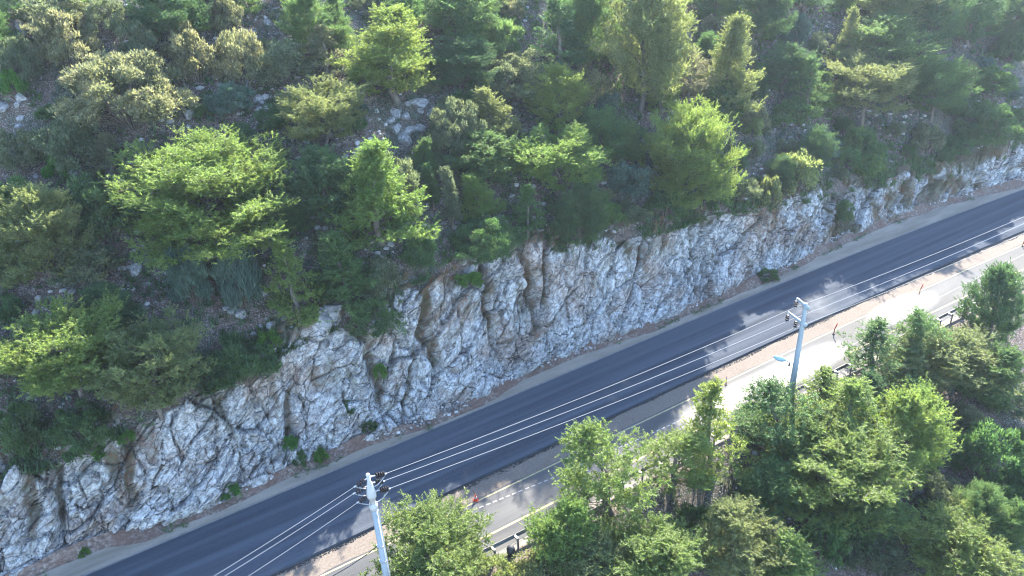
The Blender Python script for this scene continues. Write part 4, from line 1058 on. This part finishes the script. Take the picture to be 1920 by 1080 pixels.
PL = [(666, 912, 690, 896), (664, 925, 691, 910), (671, 942, 694, 927)]
near_r, near_l = [], []
for i, ((xe, ye, xs, ys), (xf, yf, xg, yg)) in enumerate(zip(PR, PL)):
    a = on_plane(xs, ys, tB + (0.25 if i < 2 else 0.0)); e = on_plane(xe, ye, tB + (0.25 if i < 2 else 0.0)); g = on_plane(xg, yg, tB + 0.2); f = on_plane(xf, yf, tB + 0.2)
    near_r.append(e); near_l.append(f)
    o0 = Vector((B[0], B[1], z0))
    string(near, Vector(a) - o0, Vector(e) - o0); string(near, Vector(g) - o0, Vector(f) - o0)
    mb = MB(); e_, f_ = Vector(e) - o0, Vector(f) - o0; md = (e_ + f_) / 2 + Vector((0, 0, -0.55)) - NX * 0.45
    pts = [f_ * (1 - q) ** 2 + md * 2 * q * (1 - q) + e_ * q * q for q in np.linspace(0, 1, 13)]
    mb.tube(pts, 0.03, 6); mb.build('jumper_wire', ALU, near)
    mb = MB(); mb.tube([Vector(a) - o0, Vector(g) - o0], 0.05, 6); mb.build('bracket', PALE, near)

# far suspension pole with cross-arms and a lamp
B2 = W(*ST(gnd(1479, 762)), -0.3)
far = empty('power_pole', (B2[0], B2[1], -0.3))
tag(far, 'far grey power pole with two cross-arms and a street lamp', 'power pole', 'power poles along the old road')
ft, fa2, fl = vert_z(B2, 571), vert_z(B2, 606), vert_z(B2, 682)
mb = MB(); lathe(mb, 0, 0, [(-0.4, 0.25), (L(0.4), 0.22), (L(ft), 0.125), (L(ft) + 0.08, 0.09)]); mb.build('shaft', STEEL, far, True)
o2 = Vector((B2[0], B2[1], -0.3)); tB2 = float(ST(B2)[1]); sF = float(ST(B2)[0])
def arm(z, xy, name):
    d = ray(*xy)                                    # arm runs square to the road towards the hill
    best = min(np.linspace(0.3, 3.5, 300), key=lambda q: (pix(W(sF, tB2 + q, z + 0.22))[0] - xy[0]) ** 2)
    mb = MB(); tip = Vector(W(sF, tB2 + best, z + 0.25).tolist()) - o2; root = Vector((0, 0, z + 0.3))
    root = Vector((0, 0, z - (-0.3)))
    mb.tube([root - (tip - root).normalized() * 0.3, root, root.lerp(tip, 0.5), tip], [0.12, 0.13, 0.085, 0.055], 8); mb.build(name, STEEL, far, True)
    return tip, root
tip1, root1 = arm(ft - 0.1, (1494, 0), 'cross_arm'); tip2, root2 = arm(fa2, (1478, 0), 'cross_arm')
far_pts = []
for top in (tip1, tip2, root2.lerp(tip2, 0.42)):
    end = top - Vector((0, 0, 0.72)); string(far, top - Vector((0, 0, 0.08)), end, 3, 0.13); far_pts.append(np.array(end + o2))
mb = MB(); lr = Vector((0, 0, L(fl))); a1 = lr - DX * 0.35 + NX * 0.25 + UZ * 0.12; a2 = lr - DX * 0.62 + NX * 0.42 + UZ * 0.3
mb.tube([lr, a1, a2], 0.035, 6); la = mb.build('lamp_arm', GALV, far)
mb = MB(); d1 = (a2 - lr).normalized(); mb.tube([a2 - d1 * 0.05, a2 + d1 * 0.15, a2 + d1 * 0.45, a2 + d1 * 0.75, a2 + d1 * 0.85], [0.06, 0.16, 0.2, 0.13, 0.04], 10); lamp = mb.build('lamp_head', LAMPB, far, True)
mb = MB(); mb.tube([a1 + Vector((0, 0, -0.05)), a1 + Vector((0, 0, -0.3))], [0.05, 0.06], 6); mb.build('lamp_clamp', DARK, far)

# conductors
def wire(a, bq, sag, r=0.012, n=40, name='power_line'):
    a, bq = Vector(a), Vector(bq); mb = MB()
    mb.tube([a.lerp(bq, q) - Vector((0, 0, sag * 4 * q * (1 - q))) for q in np.linspace(0, 1, n)], r, 6)
    return mb.build(name, ALU)
order = ['upper', 'middle', 'lower']
for i in range(3):
    tag(wire(near_r[i], far_pts[i], 0.25), f'{order[i]} of three bare wires strung from the near pole to the lamp pole', 'wire', 'overhead wires')
RP = [(1920, 402), (1920, 415), (1920, 433)]; LP = [(395, 1080), (415, 1080), (460, 1080)]
for i in range(3):
    tt_ = tB2 + [1.2, 1.6, 0.7][i]
    q = on_plane(*RP[i], tt_); d = q - far_pts[i]
    tag(wire(far_pts[i], far_pts[i] + d * 1.35, 0.3), f'{order[i]} of three bare wires running up the road beyond the lamp pole', 'wire', 'overhead wires')
    q = on_plane(*LP[i], tB + 0.4); d = q - near_l[i]
    tag(wire(near_l[i], near_l[i] + d * 1.6, 0.12), f'{order[i]} of three bare wires leaving the near pole down the road', 'wire', 'overhead wires')
pa = on_plane(710, 1021, tB + 0.35); pts = [gnd(690, 1038, 1.2), gnd(655, 1062, 0.4), gnd(622, 1081, 0.05), gnd(580, 1105, 0.05)]
mb = MB(); mb.tube([Vector(pa)] + [Vector(p) for p in pts], 0.025, 6)
tag(mb.build('service_cable', DARK), 'thin dark cable slung from the near pole down to the road edge', 'cable')

# ------------------------------------------------------------------ guardrail along the old road
g0 = V3(0, -11.45, 0); rail = empty('guardrail', g0)
tag(rail, 'weathered steel guardrail with spaced posts along the old road', 'guardrail')
rel = lambda s, t, z: V3(s, t, z) - g0
prof = [(-0.0, 0.52), (0.07, 0.56), (0.07, 0.62), (0.0, 0.66), (0.07, 0.70), (0.07, 0.77), (0.0, 0.81)]
s = -14.0; k = 0
while s < 96:
    P = []; F = []
    for i, ss in enumerate((s, s + 1.0, s + 2.0, s + 3.0)):
        for (dt, z) in prof: P.append(rel(ss, -11.45 + dt + 0.03 * math.sin(ss * 0.7), z))
    for i in range(3):
        for j in range(len(prof) - 1): a = i * 7 + j; F.append((a, a + 1, a + 8, a + 7))
    mb = MB(); mb.add(P, F); mb.build('rail_beam', RUST, rail); s += 3.0
mb = MB(); ln = [rel(ss, -11.82, 0.5) for ss in np.arange(-14, 96, 1.5)]; mb.tube(ln, 0.018, 5); mb.build('rear_wire', RUST, rail)
post = None
for s in np.arange(-13.5, 96, 1.5):
    if post is None:
        mb = MB()
        ax = (DX, NX, UZ); mb.box((0, 0, 0.3), (0.1, 0.07, 1.1), ax); mb.box(Vector((0, 0, 0.84)), (0.13, 0.12, 0.02), ax)
        post = mb.build('post', RUST, rail); post.location = rel(s, -11.8, 0)
        mb = MB(); mb.box(NX * 0.19 + UZ * 0.68, (0.1, 0.3, 0.2), ax); sp = mb.build('spacer', GALV, post)
    else:
        o = post.copy(); COL.objects.link(o); o.parent = rail; o.location = rel(s, -11.8, 0)
        c = sp.copy(); COL.objects.link(c); c.parent = o
# dark lump leaning on a post
P0 = gnd(958, 1040, 0.0); s_, t_ = ST(P0)
mb = MB(); c = V3(float(s_), -11.98, 0.0)
mb.tube([c, c + UZ * 0.12, c + UZ * 0.4, c + UZ * 0.62, c + UZ * 0.7], [0.16, 0.24, 0.25, 0.2, 0.08], 9)
tag(mb.build('dark_lump', DARK, None, True), 'dark lump leaning against a guardrail post on the verge', 'bundle')

# ------------------------------------------------------------------ marker posts on the median
MK = [(892, 938, 14, 'cone', 'orange traffic cone with a stick on the sandy median by the tall feathery pine'),
      (1110, 836, 14, 'post', 'thin dark red marker post on the median above the tall feathery pine'),
      (1361, 722, 16, 'post', 'thin dark marker post on the median above the pointed roadside pine'),
      (1563, 627, 20, 'lean', 'red marker post on the median next up-road from the lamp pole'),
      (1723, 553, 19, 'lean', 'bent red marker post beside the bright dust cloud'),
      (1917, 462, 17, 'lean', 'red marker post at the photo side edge, last up the median')]
for (x, y, hp, kind, lb) in MK:
    P = gnd(x, y, 0.01); dpt = pix(P)[2]; hh = hp * dpt / FPX / 0.84
    r = empty('traffic_cone' if kind == 'cone' else 'marker_post', P.tolist()); tag(r, lb, 'traffic cone' if kind == 'cone' else 'marker post', None if kind == 'cone' else 'marker posts on the median')
    if kind == 'cone':
        mb = MB(); mb.box((0, 0, 0.02), (0.34, 0.34, 0.04)); mb.build('base', DRED, r)
        mb = MB(); lathe(mb, 0, 0, [(0.04, 0.13), (0.42, 0.035), (0.45, 0.03)], 12); mb.build('cone_body', ORANGE, r, True)
        mb = MB(); lathe(mb, 0, 0, [(0.2, 0.099), (0.2, 0.102), (0.3, 0.077), (0.3, 0.07)], 12); mb.build('band', WHT, r, True)
        mb = MB(); mb.tube([(0, 0, 0.43), (-0.08, 0.03, 0.75)], 0.022, 6); mb.build('stick', DARK, r)
    else:
        ln = 0.0 if kind == 'post' else 0.16
        mb = MB(); mb.tube([(0, 0, -0.05), (0.0, 0, hh * 0.45), (ln * 0.9, 0.03, hh)], [0.042, 0.04, 0.035], 8); mb.build('stake', DRED if kind != 'post' else DRED, r, True)
        mb = MB(); mb.tube([(ln * 0.55, 0.02, hh * 0.72), (ln * 0.85, 0.03, hh * 0.94)], 0.047, 8); mb.build('reflector_band', ORANGE if kind == 'lean' else PALE, r, True)
        mb = MB(); mb.tube([(0, 0, 0), (0, 0, 0.05)], [0.11, 0.09], 10); mb.build('foot', DARK, r, True)

# ------------------------------------------------------------------ dust hanging over the road
def dust_mat(name, dens, seed, sc=1.0, lo=0.34, hi=0.85):
    m = bpy.data.materials.new(name); m.use_nodes = True; nt = m.node_tree; nt.nodes.clear()
    out = nt.nodes.new('ShaderNodeOutputMaterial'); pv = nt.nodes.new('ShaderNodeVolumePrincipled')
    pv.inputs['Color'].default_value = (0.93, 0.9, 0.86, 1); pv.inputs['Anisotropy'].default_value = 0.25
    co = objco(nt); ln = nt.nodes.new('ShaderNodeVectorMath'); ln.operation = 'LENGTH'; nt.links.new(co, ln.inputs[0])
    fall = N(nt, 'ShaderNodeMapRange', i_From_Min=1.0, i_From_Max=0.25, i_To_Min=0.0, i_To_Max=1.0); fall.interpolation_type = 'SMOOTHSTEP'; nt.links.new(ln.outputs['Value'], fall.inputs[0])
    mp = nt.nodes.new('ShaderNodeMapping'); mp.inputs['Location'].default_value = (seed * 3.7, seed * 1.9, seed); nt.links.new(co, mp.inputs[0])
    nz = noise(nt, mp.outputs[0], sc, 4, 0.6, None, 0.6)
    r = ramp(nt, nz, [(lo, (0, 0, 0)), (hi, (1, 1, 1))])
    mu = nt.nodes.new('ShaderNodeMath'); mu.operation = 'MULTIPLY'; nt.links.new(fall.outputs[0], mu.inputs[0]); nt.links.new(r, mu.inputs[1])
    m2 = nt.nodes.new('ShaderNodeMath'); m2.operation = 'MULTIPLY'; nt.links.new(mu.outputs[0], m2.inputs[0]); m2.inputs[1].default_value = dens
    nt.links.new(m2.outputs[0], pv.inputs['Density']); nt.links.new(pv.outputs[0], out.inputs['Volume'])
    return m
DUST = [(1390, 745, 9, 1.6, 1.1, 1.2, 1), (1490, 695, 7, 1.6, 1.1, 1.8, 2), (1690, 583, 5.0, 1.6, 1.1, 2.2, 3), (1530, 578, 2.4, 1.7, 1.5, 0.2, 4), (1060, 905, 9, 1.7, 0.8, 0.3, 6), (1790, 540, 9, 1.6, 0.8, 0.1, 7)]
V, F = ico(3)
for (x, y, a, bb, cc, de, sd3) in DUST:
    P = gnd(x, y, cc * 0.35)
    me = np_mesh('dust_cloud', V, F, dust_mat('dust_%d' % sd3, de, sd3))
    o = link('dust_cloud', me); o.location = P.tolist(); o.rotation_euler = (0, 0, RZ); o.scale = (a / 1, bb, cc)
    tag(o, kind='stuff')

# ------------------------------------------------------------------ air
mh = bpy.data.materials.new('thin_haze'); mh.use_nodes = True; nt = mh.node_tree; nt.nodes.clear()
out = nt.nodes.new('ShaderNodeOutputMaterial'); pv = nt.nodes.new('ShaderNodeVolumePrincipled')
pv.inputs['Color'].default_value = (0.75, 0.87, 1.0, 1); pv.inputs['Density'].default_value = 0.00022; pv.inputs['Anisotropy'].default_value = 0.45
nt.links.new(pv.outputs[0], out.inputs['Volume'])
mb = MB(); mb.box((0, 0, 32.5), (1700, 1700, 95)); hz = mb.build('haze', mh); tag(hz, kind='stuff')
